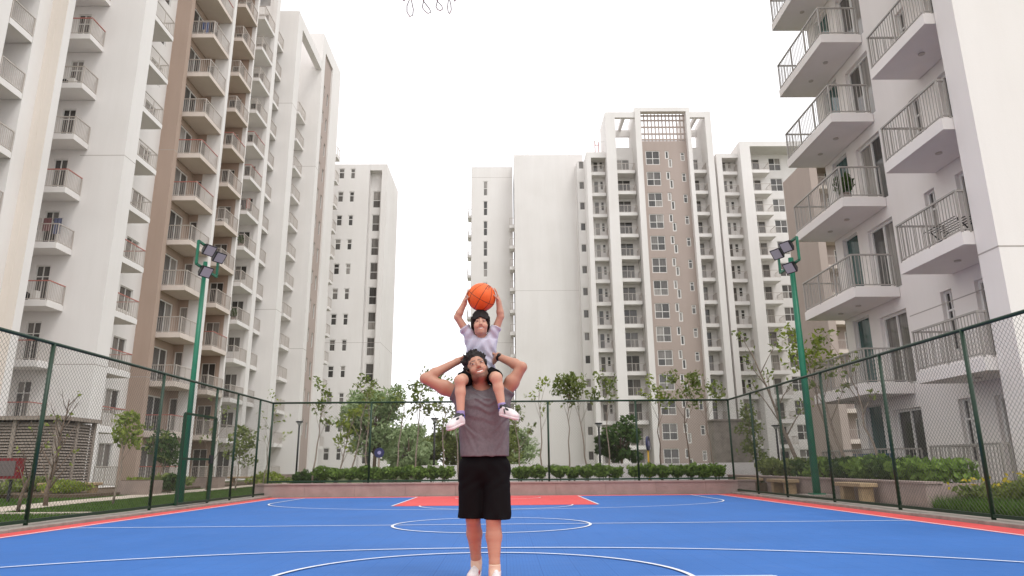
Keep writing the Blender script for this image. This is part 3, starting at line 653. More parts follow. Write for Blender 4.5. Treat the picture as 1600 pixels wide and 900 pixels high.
# right hand white wing
hb4 = bay(29.35, 31.55, 41.6, [(29.7, 30.4, 0, 2.2), (30.6, 31.15, .9, 2.2)], 0)
wh.box(28.0, 28.6, YB_+1.5, 90, 0, 40.6); wh.box(28.6, 29.35, YP+1, 90, 0, 41.5); wh.box(29.35, 31.55, YP+1, YB_, 40.9, 41.5)
wh.box(31.55, 32.9, YP, 90, 0, 42.8)
hb5 = bay(32.9, 35.5, 42.8, [(33.1, 35.0, 0, 2.3)], 0)
wh.box(35.5, 36.0, YB_-.001, 90, 0, 42.8); h6 = [(36.25, 37.95, FL*k+.7, FL*k+2.6) for k in range(14)]
wallface(wh, '-Y', YB_, 36.0, 42, 0, 42.8, h6); wh.box(32.9, 42, YP, YB_, 42.1, 42.8)
wh.box(10.0, 42, 88.7, 90, 0, 41.5, 0, ('-Y',))
part(T, 'wall', wh, [M['white'], M['joint']]); part(T, 'taupe_wall', tp, M['taupe'])
for h_ in h0: window(T, '-Y', 88.5, h_, 1, fw_=.06)
for h_ in h1+hb4: window(T, '-Y', YB_, h_, 1 if h_[1]-h_[0] > .6 else 1, (.6, .4) if h_[1]-h_[0] < .6 else (1,), 'balcony_door' if h_[1]-h_[0] > .6 else 'window', fw_=.09)
for h_ in h2+h3+hb5: window(T, '-Y', YB_, h_, 2, name='balcony_door', fw_=.07)
for h_ in hw1: window(T, '-Y', YT, h_, 2, (.45, .55), fw_=.09)
for h_ in hole2: window(T, '-Y', YT, h_, 1, fw_=.13)
for h_ in hw3: window(T, '-Y', YT, h_, 1, (.68, .32), fw_=.09)
for h_ in h6: window(T, '-Y', YB_, h_, 2, (.5, .5), fw_=.09)
for k in range(14):
    z = FL*k+.1
    for (a, b, y0, rl) in [(11.75, 13.65, 86.5, 'l'), (15.05, 17.55, 85.9, 'r'), (25.2, 27.15, 85.9, 'l'), (29.4, 31.5, 86.5, 'l'), (32.95, 35.6, 85.9, 'r')]:
        wd, dp = b-a, YB_-.02-y0
        balcony(T, a, b, y0, YB_-.02, z, ((.03, dp-.03), (.03, .04), (wd-.03, .04), (wd-.03, dp-.03)), 'white', step=.16, thick=.42)
m = MB(); m.bar((12.6, 88, 41.8), (12.6, 88, 44.5), .1); m.bar((13.1, 88, 41.8), (13.1, 88, 44.2), .1); m.bar((12.6, 88, 43.8), (13.1, 88, 43.8), .08); part(T, 'roof_pipe', m, M['redrail'])
m = MB(); m.bar((11.2, 86.2, 43.4), (13.6, 86.2, 43.4), .05); m.bar((11.2, 86.2, 41.8), (11.2, 86.2, 43.4), .05); part(T, 'roof_rail', m, M['frame'])

# ------------------------------------------------------------------ taupe building behind the right block
B = thing('apartment_tower', 'taupe tower seen between the white wing and the near right block', 'building', (33, 70, 0))
tp = MB(); wh = MB()
D_ = 4.3
hq = [(31.4+D_, 33.3+D_, FL*k+.2, FL*k+2.3) for k in range(11)]
tp.box(28.6+D_, 29.4+D_, 69, 76, 0, 33); wallface(tp, '-Y', 71.5, 29.4+D_, 34.4+D_, 0, 33, hq); wh.box(34.4+D_, 35.1+D_, 69.4, 76, 0, 33)
hq2 = [(36.0+D_, 37.6+D_, FL*k+.2, FL*k+2.3) for k in range(11)]
wallface(wh, '-Y', 71.5, 35.1+D_, 46+D_, 0, 33, hq2); tp.box(29.4+D_, 34.4+D_, 71.7, 76, 0, 33, 0, ('-Y',)); tp.box(29.4+D_, 34.4+D_, 69, 71.5, 32.2, 33)
part(B, 'taupe_wall', tp, M['taupe']); part(B, 'wall', wh, M['white'])
for h_ in hq+hq2: window(B, '-Y', 71.5, h_, 2, name='balcony_door', fw_=.09)
for k in range(11): balcony(B, 29.45+D_, 34.0+D_, 69.9, 71.48, FL*k+.1, ((.04, 1.5), (.04, .04), (4.5, .04), (4.5, 1.5)), 'bslab', step=.16, thick=.35)

# ------------------------------------------------------------------ near right block
RB = thing('apartment_block', 'near right apartment block with deep white balconies and grey railings', 'building', (14, 18, 0))
wh = MB(); ZR = 24.2; z0s = [.2+FL*k for k in range(8)]
hd1 = [(20.75, 22.3, z, z+2.3) for z in z0s]; hte = [(22.95, 24.05, z+.15, z+2.55) for z in z0s]
hn = [(18.5, 19.0, z+.65, z+2.35) for z in z0s]; hd2 = [(16.35, 17.55, z, z+2.3) for z in z0s]
wallface(wh, '-X', 12.35, 15.6, 24.6, 0, ZR, hd1+hte+hn+hd2, depth=.2)
wh.box(12.55, 30, 15.601, 24.6, 0, ZR, 0, ('-X',)); wh.box(12.35, 12.55, 24.58, 24.6, 0, ZR)
hf = [(14.6, 15.6, z+.6, z+1.9) for z in z0s]
wallface(wh, '-Y', 14.9, 11.2, 30, 0, ZR, hf); wh.box(11.2, 30, 15.1, 15.6, 0, ZR, 0, ('-Y',)); wh.box(11.2, 11.22, 14.9, 15.1, 0, ZR, 0, ('-Y', '+Y'))
joints(wh, 11.2, 30, 14.9, 15.6, (5.62, 14.6), 1, -1)
for z in (5.2,): wh.box(12.347, 12.35, 15.6, 20.6, z-.015, z+.015, 1)
part(RB, 'wall', wh, [M['rwhite'], M['joint']])
for h_ in hd1: window(RB, '-X', 12.35, h_, 2, name='balcony_door', fw_=.08, depth=.2)
for h_ in hte: window(RB, '-X', 12.35, h_, 1, glass='teal', fw_=.03, depth=.2)
for h_ in hn: window(RB, '-X', 12.35, h_, 2, (.68, .32), fw_=.06, depth=.2)
for h_ in hd2: window(RB, '-X', 12.35, h_, 2, name='balcony_door', fw_=.08, depth=.2)
for h_ in hf: window(RB, '-Y', 14.9, h_, 2, fw_=.06)
for z in z0s:
    balcony(RB, 10.92, 12.33, 20.9, 24.6, z, ((1.37, .05), (.05, .05), (.05, 3.65), (1.37, 3.65)), 'rwhite', rail='steelr', h=1.08, thick=.30, lights=2 if z > 1 else 0)
    balcony(RB, 10.92, 12.33, 15.62, 18.32, z, ((.25, .05), (.05, .05), (.05, 2.65), (1.37, 2.65)), 'rwhite', rail='steelr', h=1.08, thick=.30, lights=1 if z > 1 else 0)

# ------------------------------------------------------------------ loose things on balconies
def ac_unit(label, x, y, z, face):
    t = thing('air_conditioner', label, 'air conditioner', (x, y, z), 'outdoor units on balconies')
    m = MB(); m.box(x-.4, x+.4, y-.15, y+.15, z+.02, z+.6); part(t, 'case', m, M['acwhite'])
    m = MB()
    d = Vector((0, -1, 0)); c = Vector((x-.1, y-.151, z+.31)); m.tube([c, c+d*.012], .22, 18); part(t, 'fan_grille', m, M['black'])
ac_unit('white outdoor unit on the third floor corner balcony of the near left tower', -24.0, 34.3, 9.06, '-Y')
ac_unit('white outdoor unit on the seventh floor corner balcony of the near left tower', -23.9, 34.3, 21.06, '-Y')
for k, lab in ((5, 'pale unit behind the railing of the sixth floor brown balcony'), (6, 'pale unit behind the railing of the seventh floor brown balcony')):
    ac_unit(lab, -20.75, 48.4, FL*k+.06, '-Y')
dr = thing('drying_rack', 'dark folding drying rack on the right block balcony above the fence', 'drying rack', (11.5, 16.8, 6.25))
for y in (16.2, 17.3): m = MB(); m.bar((11.25, y, 6.27), (11.75, y, 6.78), .025); m.bar((11.75, y, 6.27), (11.25, y, 6.78), .025); part(dr, 'leg', m, M['black'])
for i in range(6): m = MB(); m.bar((11.15+i*.13, 16.1, 6.78), (11.15+i*.13, 17.4, 6.78), .02); part(dr, 'bar', m, M['black'])
bt = thing('storage_bin', 'blue plastic bin on the ground floor terrace of the right block', 'bin', (11.7, 22.6, .26))
m = MB(); m.add([(11.5,22.3,.26),(12.0,22.3,.26),(12.0,23.2,.26),(11.5,23.2,.26),(11.42,22.22,1.12),(12.08,22.22,1.12),(12.08,23.28,1.12),(11.42,23.28,1.12)], [(3,2,1,0),(0,1,5,4),(1,2,6,5),(2,3,7,6),(3,0,4,7),(4,5,6,7)]); part(bt, 'tub', m, mat('blue_plastic', (.02, .13, .25), .45))
m = MB(); m.box(11.38, 12.12, 22.18, 23.32, 1.121, 1.17); part(bt, 'lid', m, mat('blue_plastic_lid', (.02, .10, .21), .45))

def laundry(label, x0, x1, y, z, cols, seed):
    r = random.Random(seed); t = thing('hanging_laundry', label, 'laundry', ((x0+x1)/2, y, z))
    m = MB(); m.bar((x0, y, z+1.55), (x1, y, z+1.55), .015); part(t, 'line', m, M['steel'])
    n = len(cols); 
    for i, c in enumerate(cols):
        a = x0+(x1-x0)*(i+.08)/n; b_ = x0+(x1-x0)*(i+.9)/n; lo = z+1.55-r.uniform(.6, 1.05); m = MB(); N = 8
        vs = [(a+(b_-a)*k/N, y+.02*math.sin(k*1.9+i), zz) for zz in (z+1.545, lo+.1*r.random()) for k in range(N+1)]
        m.add(vs, [(k, k+1, N+2+k, N+1+k) for k in range(N)]); o = part(t, 'garment', m, mat('garment_cloth', c, .9)); sm_ = o.modifiers.new('s', 'SOLIDIFY'); sm_.thickness = .008
laundry('blue and dark laundry behind the railing of the top visible brown balcony', -21.4, -20.25, 43.3, 30.06, [(.05, .09, .22), (.10, .14, .28), (.05, .05, .06), (.3, .28, .26)], 1)
laundry('pale laundry on a white balcony of the near left tower beside the brown bay', -22.3, -21.0, 54.2, 21.06, [(.5, .48, .45), (.10, .09, .09), (.4, .2, .18)], 2)
laundry('mixed laundry on the corner balcony above the left fence', -24.6, -23.0, 34.4, 12.06, [(.45, .42, .4), (.2, .1, .1), (.12, .13, .2)], 3)

# ------------------------------------------------------------------ implicit-surface modeller for the two people
class Field:
    def __init__(s, lo, hi, h):
        s.lo = np.array(lo, float); s.h = h; s.n = np.ceil((np.array(hi)-s.lo)/h).astype(int)+1
        s.F = np.full(s.n, 1.0, np.float32)
    def _reg(s, lo, hi):
        a = np.clip(np.floor((np.array(lo)-s.lo)/s.h).astype(int), 0, s.n); b = np.clip(np.ceil((np.array(hi)-s.lo)/s.h).astype(int)+1, 0, s.n)
        sl = tuple(slice(i, j) for i, j in zip(a, b)); g = [s.lo[i]+s.h*np.arange(a[i], b[i]) for i in range(3)]
        X, Y, Z = np.meshgrid(*g, indexing='ij', sparse=True); return sl, X, Y, Z
    def put(s, fn, lo, hi, k=.01, op='u'):
        m = k+.03; sl, X, Y, Z = s._reg(np.array(lo)-m, np.array(hi)+m)
        d = fn(X, Y, Z).astype(np.float32); f = s.F[sl]
        if f.size == 0: return
        if op == 'u': hh = np.maximum(k-np.abs(f-d), 0)/max(k, 1e-6); s.F[sl] = np.minimum(f, d)-hh*hh*k*.25
        else: d = -d; hh = np.maximum(k-np.abs(f-d), 0)/max(k, 1e-6); s.F[sl] = np.maximum(f, d)+hh*hh*k*.25
    def cone(s, a, b, ra, rb, k=.015, op='u'):
        a, b = np.array(a, float), np.array(b, float); ab = b-a; L = ab@ab
        def fn(X, Y, Z):
            px, py, pz = X-a[0], Y-a[1], Z-a[2]; t = np.clip((px*ab[0]+py*ab[1]+pz*ab[2])/L, 0, 1)
            return np.sqrt((px-t*ab[0])**2+(py-t*ab[1])**2+(pz-t*ab[2])**2)-(ra+(rb-ra)*t)
        r = max(ra, rb); s.put(fn, np.minimum(a, b)-r, np.maximum(a, b)+r, k, op)
    def chain(s, pts, k=.012):
        for (a, ra), (b, rb) in zip(pts, pts[1:]): s.cone(a, b, ra, rb, k)
    def ell(s, c, r, Rm=None, k=.015, op='u'):
        c, r = np.array(c, float), np.array(r, float); Rm = np.eye(3) if Rm is None else Rm      # columns: local axes
        def fn(X, Y, Z):
            p = [X-c[0], Y-c[1], Z-c[2]]; q = [(p[0]*Rm[0, i]+p[1]*Rm[1, i]+p[2]*Rm[2, i]) for i in range(3)]
            k0 = np.sqrt(sum((q[i]/r[i])**2 for i in range(3))); k1 = np.sqrt(sum((q[i]/r[i]**2)**2 for i in range(3)))
            return k0*(k0-1)/np.maximum(k1, 1e-6)
        rr = np.full(3, r.max()); s.put(fn, c-rr, c+rr, k, op)
    def cut(s, p, n):
        """remove everything on the +n side of the plane"""
        p, n = np.array(p), np.array(n, float)/np.linalg.norm(n); sl, X, Y, Z = s._reg(s.lo, s.lo+s.h*s.n)
        s.F = np.maximum(s.F, ((X-p[0])*n[0]+(Y-p[1])*n[1]+(Z-p[2])*n[2]).astype(np.float32))
    def disp(s, fn):
        sl, X, Y, Z = s._reg(s.lo, s.lo+s.h*s.n); s.F = s.F+np.broadcast_to(fn(X, Y, Z), s.F.shape).astype(np.float32)
    def mesh(s):
        F = s.F; F[0] = F[-1] = 1; F[:, 0] = F[:, -1] = 1; F[:, :, 0] = F[:, :, -1] = 1
        S = F < 0; c = np.zeros(tuple(s.n-1), np.int8)
        for i in (0, 1):
            for j in (0, 1):
                for k in (0, 1): c += S[i:s.n[0]-1+i, j:s.n[1]-1+j, k:s.n[2]-1+k]
        I, J, K = np.nonzero((c > 0) & (c < 8)); idx = np.full(tuple(s.n-1), -1, np.int32); idx[I, J, K] = np.arange(len(I))
        pos = np.zeros((len(I), 3)); cnt = np.zeros(len(I))
        for ax in range(3):
            for u in (0, 1):
                for v in (0, 1):
                    o = [0, 0, 0]; oth = [a for a in range(3) if a != ax]; o[oth[0]] = u; o[oth[1]] = v
                    f0 = F[I+o[0], J+o[1], K+o[2]]; e = list(o); e[ax] = 1; f1 = F[I+e[0], J+e[1], K+e[2]]
                    m = (f0 < 0) != (f1 < 0); t = np.where(m, f0/np.where(m, f0-f1, 1), 0)
                    p = np.tile(np.array(o, float), (len(I), 1)); p[:, ax] = t; pos[m] += p[m]; cnt += m
        V = s.lo+s.h*(np.stack([I, J, K], 1)+pos/cnt[:, None]); Q = []
        for ax in range(3):
            a0 = [slice(None)]*3; a1 = [slice(None)]*3; a0[ax] = slice(0, -1); a1[ax] = slice(1, None)
            x = S[tuple(a0)] != S[tuple(a1)]; i, j, k = np.nonzero(x); inside = S[i, j, k]; b, c2 = [(1, 2), (2, 0), (0, 1)][ax]
            P = np.stack([i, j, k], 1); ok = (P[:, b] > 0) & (P[:, c2] > 0); P = P[ok]; ins = inside[ok]
            def at(db, dc): q = P.copy(); q[:, b] += db; q[:, c2] += dc; return idx[q[:, 0], q[:, 1], q[:, 2]]
            quad = np.stack([at(-1, -1), at(0, -1), at(0, 0), at(-1, 0)], 1); quad[~ins] = quad[~ins][:, ::-1]; Q.append(quad)
        Q = np.concatenate(Q); Q = Q[(Q >= 0).all(1)]
        # one pass of Laplacian smoothing takes the voxel stepping out
        for _ in range(2):
            acc = np.zeros_like(V); n = np.zeros(len(V))
            for e in ((0, 1), (1, 2), (2, 3), (3, 0)):
                np.add.at(acc, Q[:, e[0]], V[Q[:, e[1]]]); np.add.at(n, Q[:, e[0]], 1); np.add.at(acc, Q[:, e[1]], V[Q[:, e[0]]]); np.add.at(n, Q[:, e[1]], 1)
            V = V*.5+.5*acc/np.maximum(n, 1)[:, None]
        return V, Q
def field_part(F, name, material, parent, colors=None):
    V, Q = F.mesh(); me = fast_mesh(name, V, Q, material, True)
    if colors is not None:
        c = colors(V); at = me.color_attributes.new('Col', 'FLOAT_COLOR', 'POINT'); at.data.foreach_set('color', np.concatenate([c, np.ones((len(c), 1))], 1).astype(np.float32).ravel())
    o = link(name, me, parent); o.location = [-x for x in wloc(parent)]; return o
def frame(up_, fwd):
    u = np.array(up_, float); u /= np.linalg.norm(u); f = np.array(fwd, float); f -= u*(f@u); f /= np.linalg.norm(f); r = np.cross(f, u); return np.stack([r, f, u], 1)   # columns x right, y forward, z up
def head(F, c, Rm, s, jaw=1.0, cheek=1.0):
    P = lambda x, y, z: np.array(c)+Rm@(np.array((x, y, z))*s)
    F.ell(P(0, -.012, .035), np.array((.074, .094, .094))*s, Rm, .01)
    F.ell(P(0, .020, -.040), np.array((.060*jaw, .070, .082))*s, Rm, .03)
    F.ell(P(0, .062, -.098), np.array((.026*jaw, .022, .020))*s, Rm, .025)
    for x in (-1, 1):
        F.ell(P(x*.036, .055, -.036), np.array((.026, .026, .026))*s*cheek, Rm, .02)
        F.ell(P(x*.047*jaw, .015, -.078), np.array((.016, .03, .022))*s, Rm, .025)
        F.ell(P(x*.032, .100, .004), np.array((.017, .018, .012))*s, Rm, .012, 's')
        F.ell(P(x*.033, .074, .004), np.array((.015, .013, .0125))*s, Rm, .004)
        F.ell(P(x*.031, .083, .0175), np.array((.019, .008, .006))*s, Rm, .008)
        F.ell(P(x*.076, -.008, -.010), np.array((.010, .020, .030))*s, Rm, .008)
        F.ell(P(x*.011, .094, -.034), np.array((.009, .010, .008))*s, Rm, .006)
    F.cone(P(0, .080, .016), P(0, .104, -.027), .0075*s, .0115*s, .010)
    F.ell(P(0, .104, -.031), np.array((.012, .011, .010))*s, Rm, .007)
    F.ell(P(0, .078, -.056), np.array((.031, .013, .008))*s, Rm, .008); F.ell(P(0, .077, -.080), np.array((.026, .013, .009))*s, Rm, .008)
    for x in (-1, 0, 1): F.ell(P(x*.017, .092-.006*abs(x), -.0675+.0062*abs(x)), np.array((.014, .013, .0078-.0026*abs(x)))*s, Rm, .004, 's')
    return P
def hand(F, wrist, d, nrm, side, s=1.0, curl=(.35, .45, .35), spread=.10, wr=.027):
    """d: hand direction, nrm: palm direction (fingers curl to it), side: towards the thumb"""
    d = np.array(d, float)/np.linalg.norm(d); nrm = np.array(nrm, float); nrm -= d*(nrm@d); nrm /= np.linalg.norm(nrm); sd_ = np.cross(nrm, d); sd_ *= np.sign(sd_@np.array(side)) or 1
    w_ = np.array(wrist, float); Rm = np.stack([sd_, nrm, d], 1)
    F.ell(w_+d*.048*s, np.array((.039, .016, .052))*s, Rm, .012); F.cone(w_-d*.01*s, w_+d*.03*s, wr*s, .026*s, .012)
    for i, (off, L, r) in enumerate(((.029, .92, .0088), (.010, 1.0, .0092), (-.010, .95, .0088), (-.028, .76, .0078))):
        p = w_+(d*(.085-.004*abs(i-1.2))+sd_*off)*s; dd = d+sd_*spread*off/.03; dd /= np.linalg.norm(dd); ang = 0
        for l, c in zip((.044, .027, .021), curl):
            ang += c; v = dd*math.cos(ang)+nrm*math.sin(ang); q = p+v*l*L*s; F.cone(p, q, r*s, r*.9*s, .0035); p = q
    p = w_+(d*.022+sd_*.026)*s
    for l, v, r in ((.042, d*.55+sd_*.65+nrm*.35, .0125), (.034, d*.75+sd_*.3+nrm*.5, .0105), (.026, d*.8+sd_*.05+nrm*.55, .0092)):
        v = v/np.linalg.norm(v); q = p+v*l*s; F.cone(p, q, r*s, r*.9*s, .004); p = q

SK_M = np.array((.44, .232, .158)); SK_B = np.array((.54, .305, .215)); HAIR = np.array((.018, .013, .011)); LIP = np.array((.42, .14, .10))
def noise3(V, f, seed=0):
    r = np.random.RandomState(seed); out = 0
    for i in range(5):
        k = r.normal(size=3)*f; out = out+np.sin(V@k+r.uniform(0, 6.28))
    return out/5
def face_colors(V, base, c, Rm, s, beard):
    L = ((V-np.array(c))@Rm)/s; x, y, z = L[:, 0], L[:, 1], L[:, 2]; col = np.tile(base, (len(V), 1)).astype(float)
    near = (np.abs(L) < .16).all(1)
    def mix(m, cc): col[:] = col*(1-m[:, None])+np.array(cc)*m[:, None]
    sm = lambda a, b, t: np.clip((t-a)/(b-a), 0, 1)
    col *= (1+.03*noise3(V, 60, 3))[:, None]
    mix(near*(y > .03)*.18*np.exp(-(((np.abs(x)-.038)/.02)**2+((z+.035)/.02)**2)), base*np.array((1.15, .8, .75)))          # cheeks
    if beard:
        edge = -.074+.9*np.maximum(0, np.abs(x)-.026)                    # beard line climbs towards the ears
        jawm = sm(.010, -.010, z-edge)*(y > -.025)
        sidem = (np.abs(x) > .054)*(y > -.02)*(y < .04)*sm(.0, -.02, z)
        must = np.exp(-((z+.0475)/.0055)**2)*sm(.036, .026, np.abs(x))*(y > .06)
        m = np.clip(np.maximum(np.maximum(jawm, sidem), must), 0, 1)*near*sm(-.122, -.110, z)
        m *= 1-np.exp(-((x/.034)**2+((z+.068-10*x*x)/.015)**2)**2)*(y > .05)
        mix(m*(.62+.08*noise3(V, 400, 5)), HAIR*2.5)
    brow = np.exp(-((z-.0275+9*(np.abs(x)-.027)**2)/.0058)**2)*(np.abs(x) > .009)*(np.abs(x) < .052)*(y > .03)
    mix(np.clip(brow*near*1.3, 0, 1)*.85, HAIR*1.5)
    lid = np.exp(-(((np.abs(x)-.032)/.017)**2+((z-.004)/.0085)**2)**2)*(y > .05)*near
    mix(lid*.42, base*.30)
    lip = np.exp(-((x/.033)**2+((z+.0685-10*x*x)/.0150)**2)**3)*(y > .05)*near
    mix(lip*.75, LIP)
    return np.clip(col, 0, 1)
skin_m = vcol_mat('skin', .5, .12, .35, .06, 300)
hair_m = mat('black_hair', (.012, .008, .0065), .5, var=.5, scale=60, bump=.25, bscale=120, spec=.28)
eye_m = mat('eye_white', (.62, .58, .55), .2); iris_m = mat('dark_iris', (.02, .012, .008), .1); teeth_m = mat('teeth', (.72, .68, .62), .25)
def ball_obj(name, c, r, material, parent, nseg=16, Rm=None, scale=(1, 1, 1)):
    me = bpy.data.meshes.new(name); vs, fs = [], []; n, k = nseg, nseg//2
    for i in range(k+1):
        for j in range(n):
            a, b = math.pi*i/k, 2*math.pi*j/n; p = np.array((math.sin(a)*math.cos(b)*scale[0], math.sin(a)*math.sin(b)*scale[1], math.cos(a)*scale[2]))*r
            p = p if Rm is None else Rm@p; vs.append(tuple(np.array(c)+p))
    fs = [(i*n+j, (i+1)*n+j, (i+1)*n+(j+1) % n, i*n+(j+1) % n) for i in range(k) for j in range(n)]
    m = MB(); m.add(vs, fs); return part(parent, name, m, material, True)
def face_bits(parent, P, Rm, s, look=(0, 0)):
    for x in (-1, 1):
        e = ball_obj('eye', P(x*.0325, .0775, .003), .0118*s, eye_m, parent, 16, Rm, (1.2, 1, .40))
        m = MB(); c = P(x*.0325+look[0], .0885, .003+look[1]); q = Rm[:, 1]; m.tube([c-q*.004*s, c+q*.0022*s], .0048*s, 12); o = m.build('iris', iris_m, e)
    m = MB(); pts = []
    for i in range(9):
        x = (i-4)/4*.026; pts.append((P(x, .0835-11*x*x, -.0615+9*x*x), P(x, .0830-11*x*x, -.0735+20*x*x)))
    m.add([p for ab in pts for p in ab], [(2*i, 2*i+1, 2*i+3, 2*i+2) for i in range(8)]); part(parent, 'teeth', m, teeth_m, True)

# ---------------------------------------------------------------- the man
MAN = thing('person', 'man in grey sleeveless top and black shorts walking with a boy on his shoulders', 'person', (-.17, 5.85, 0))
sR, sL = (-.375, 5.83, 1.465), (-.015, 5.83, 1.46); eR, eL = (-.668, 5.79, 1.592), (.142, 5.79, 1.682); wR, wL = (-.405, 5.93, 1.755), (-.062, 5.90, 1.79)
HC = np.array((-.236, 5.775, 1.672)); HR = frame((-.34, .26, .90), (.07, -.93, .36)); HS = 1.10
F = Field((-.78, 5.45, 0.0), (.28, 6.22, 1.92), .0052)
# torso under the clothes
F.ell((-.185, 5.83, 1.30), (.165, .10, .22), k=.05); F.ell((-.175, 5.83, 1.0), (.155, .10, .17), k=.06); F.cone(sR, sL, .055, .055, .04)
F.cone((-.195, 5.845, 1.44), HC+HR@np.array((0, -.02, -.05)), .064, .058, .03)
for sx in (-1, 1): F.cone((-.195+sx*.03, 5.85, 1.50), (-.195+sx*.13, 5.84, 1.47), .045, .045, .04)
HP = head(F, HC, HR, HS, 1.02)
for sh_, el_, wr_, hb in ((sR, eR, wR, -1), (sL, eL, wL, 1)):
    sh_, el_, wr_ = map(np.array, (sh_, el_, wr_)); mid = sh_*.55+el_*.45
    F.chain([(sh_, .058), (mid+(0, 0, -.006), .058), (el_, .040)], .025); F.ell(mid+np.array((0, -.02, .012)), (.05, .035, .035), None, .03)
    m2 = el_*.7+wr_*.3; F.chain([(el_, .039), (m2, .042), (wr_, .0285)], .02)
hand(F, wR, (.10, .06, .05), (.75, .1, -.15), (0, -.3, 1), 1.0, (.25, .5, .35), wr=.029)
hand(F, wL, (-.38, .62, -.34), (-.85, -.25, .1), (.1, -.5, .8), 1.0, (.15, .35, .3), wr=.029)
hipR, knR, anR = (-.262, 5.84, .90), (-.264, 5.865, .475), (-.243, 6.05, .115); hipL, knL, anL = (-.082, 5.82, .90), (-.098, 5.745, .475), (-.088, 5.70, .10)
for hp, kn, an in ((hipR, knR, anR), (hipL, knL, anL)):
    hp, kn, an = map(np.array, (hp, kn, an)); F.chain([(hp, .088), (kn+(0, .01, .06), .060), (kn, .055)], .02); F.ell(kn+np.array((0, -.028, .0)), (.036, .028, .045), None, .02)
    cf = kn*.66+an*.34+np.array((0, .022, 0)); F.chain([(kn, .057), (cf, .062), (an*.85+kn*.15, .040), (an, .037)], .02); F.cone(an, an+np.array((0, -.045, -.05)), .034, .028, .02)
field_part(F, 'body', skin_m, MAN, lambda V: face_colors(V, SK_M, HC, HR, HS, True)); face_bits(MAN, HP, HR, HS, (.003, -.0005))
# hair: short sides, tall swept-up top
F = Field(HC-.19, HC+.21, .0045)
F.ell(HP(0, -.022, .056), np.array((.083, .100, .094))*HS, HR, .01)
rs = np.random.RandomState(4)
for i in range(150):
    a, b = rs.uniform(-1, 1), rs.uniform(-1, 1.05)
    if a*a+b*b > 1: continue
    p = HP(a*.076, b*.082-.014, .112-.052*a*a-.045*max(0, -b)**2-.012*b*b); q = p+HR@np.array((a*.014+rs.uniform(-.014, .014), .006*b+rs.uniform(-.012, .016), .017+rs.uniform(-.008, .013)))*HS
    F.cone(p, q, .0125, .0065, .008)
for i in range(40):
    a, b = rs.uniform(0, 6.28), rs.uniform(-.02, .09); x, y = math.cos(a), math.sin(a)
    if y > .55: continue
    p = HP(x*.085, y*.098-.02, b+.012); F.cone(p, p+HR@np.array((x*.006, y*.006, .012)), .012, .008, .009)
for x in (-1, 1): F.ell(HP(x*.076, .0, .0), np.array((.008, .022, .042))*HS, HR, .008)
F.ell(HP(0, .085, -.026), np.array((.066, .064, .084))*HS, HR, .004, 's')
for i in range(16):
    x = -.058+.0077*i; p = HP(x, .066-7*x*x, .074+.004*math.sin(i*2.1)); F.cone(p, p+HR@np.array((rs.uniform(-.012, .012), .012, .016+rs.uniform(-.008, .010)))*HS, .011, .006, .008)
for x in (-1, 1): F.ell(HP(x*.08, -.006, -.024), np.array((.02, .026, .026))*HS, HR, .006, 's')
F.cut(HP(0, -.05, -.055), HR@np.array((0, .25, -1)))
F.disp(lambda X, Y, Z: .0018*np.sin(230*X+70*Z)*np.sin(150*Y+90*X))
field_part(F, 'hair', hair_m, MAN)
# sleeveless top
shirt_m = mat('grey_marl_jersey', (.165, .148, .158), .85, col2=(.13, .115, .123), scale=45, bump=.25, bscale=300, spec=.15)
F = Field((-.50, 5.60, .92), (.14, 6.06, 1.60), .0052)
def torso(X, Y, Z):
    t = (Z-.95)/(1.52-.95); cx = -.168-.02*t; hw = .196+.010*np.sin(np.clip(t, 0, 1)*3.1)+.006*t; hd = .126+.014*np.clip(np.sin((t-.2)*2.6), 0, 1)+.014*np.clip(1-t*4, 0, 1); cy = 5.83
    p = 2.6; q = (np.abs((X-cx)/hw)**p+np.abs((Y-cy)/hd)**p)**(1/p); return np.maximum((q-1)*hd, Z-1.40)
F.put(torso, (-.46, 5.62, .95), (.12, 6.04, 1.46), .02)
F.ell((-.19, 5.835, 1.385), (.205, .118, .145), None, .09)
for sh_, el_ in ((sR, eR), (sL, eL)):
    sh_, el_ = np.array(sh_), np.array(el_); d_ = (el_-sh_)/np.linalg.norm(el_-sh_); F.cone(np.array((-.195, 5.84, 1.44))*.45+sh_*.55, sh_+d_*.055, .085, .077, .05)
F.cut((0, 0, .957), (0, 0, -1))
for sh_, el_, tl in ((sR, eR, .068), (sL, eL, .058)):
    sh_, el_ = np.array(sh_), np.array(el_); d_ = (el_-sh_)/np.linalg.norm(el_-sh_); pp = sh_+d_*tl
    F.put(lambda X, Y, Z, pp=pp, d_=d_: np.maximum(-((X-pp[0])*d_[0]+(Y-pp[1])*d_[1]+(Z-pp[2])*d_[2]), np.sqrt((X-pp[0])**2+(Y-pp[1])**2+(Z-pp[2])**2)-.16), pp-.16, pp+.16, .004, 's')
F.ell((-.195, 5.775, 1.545), (.082, .085, .062), None, .008, 's')
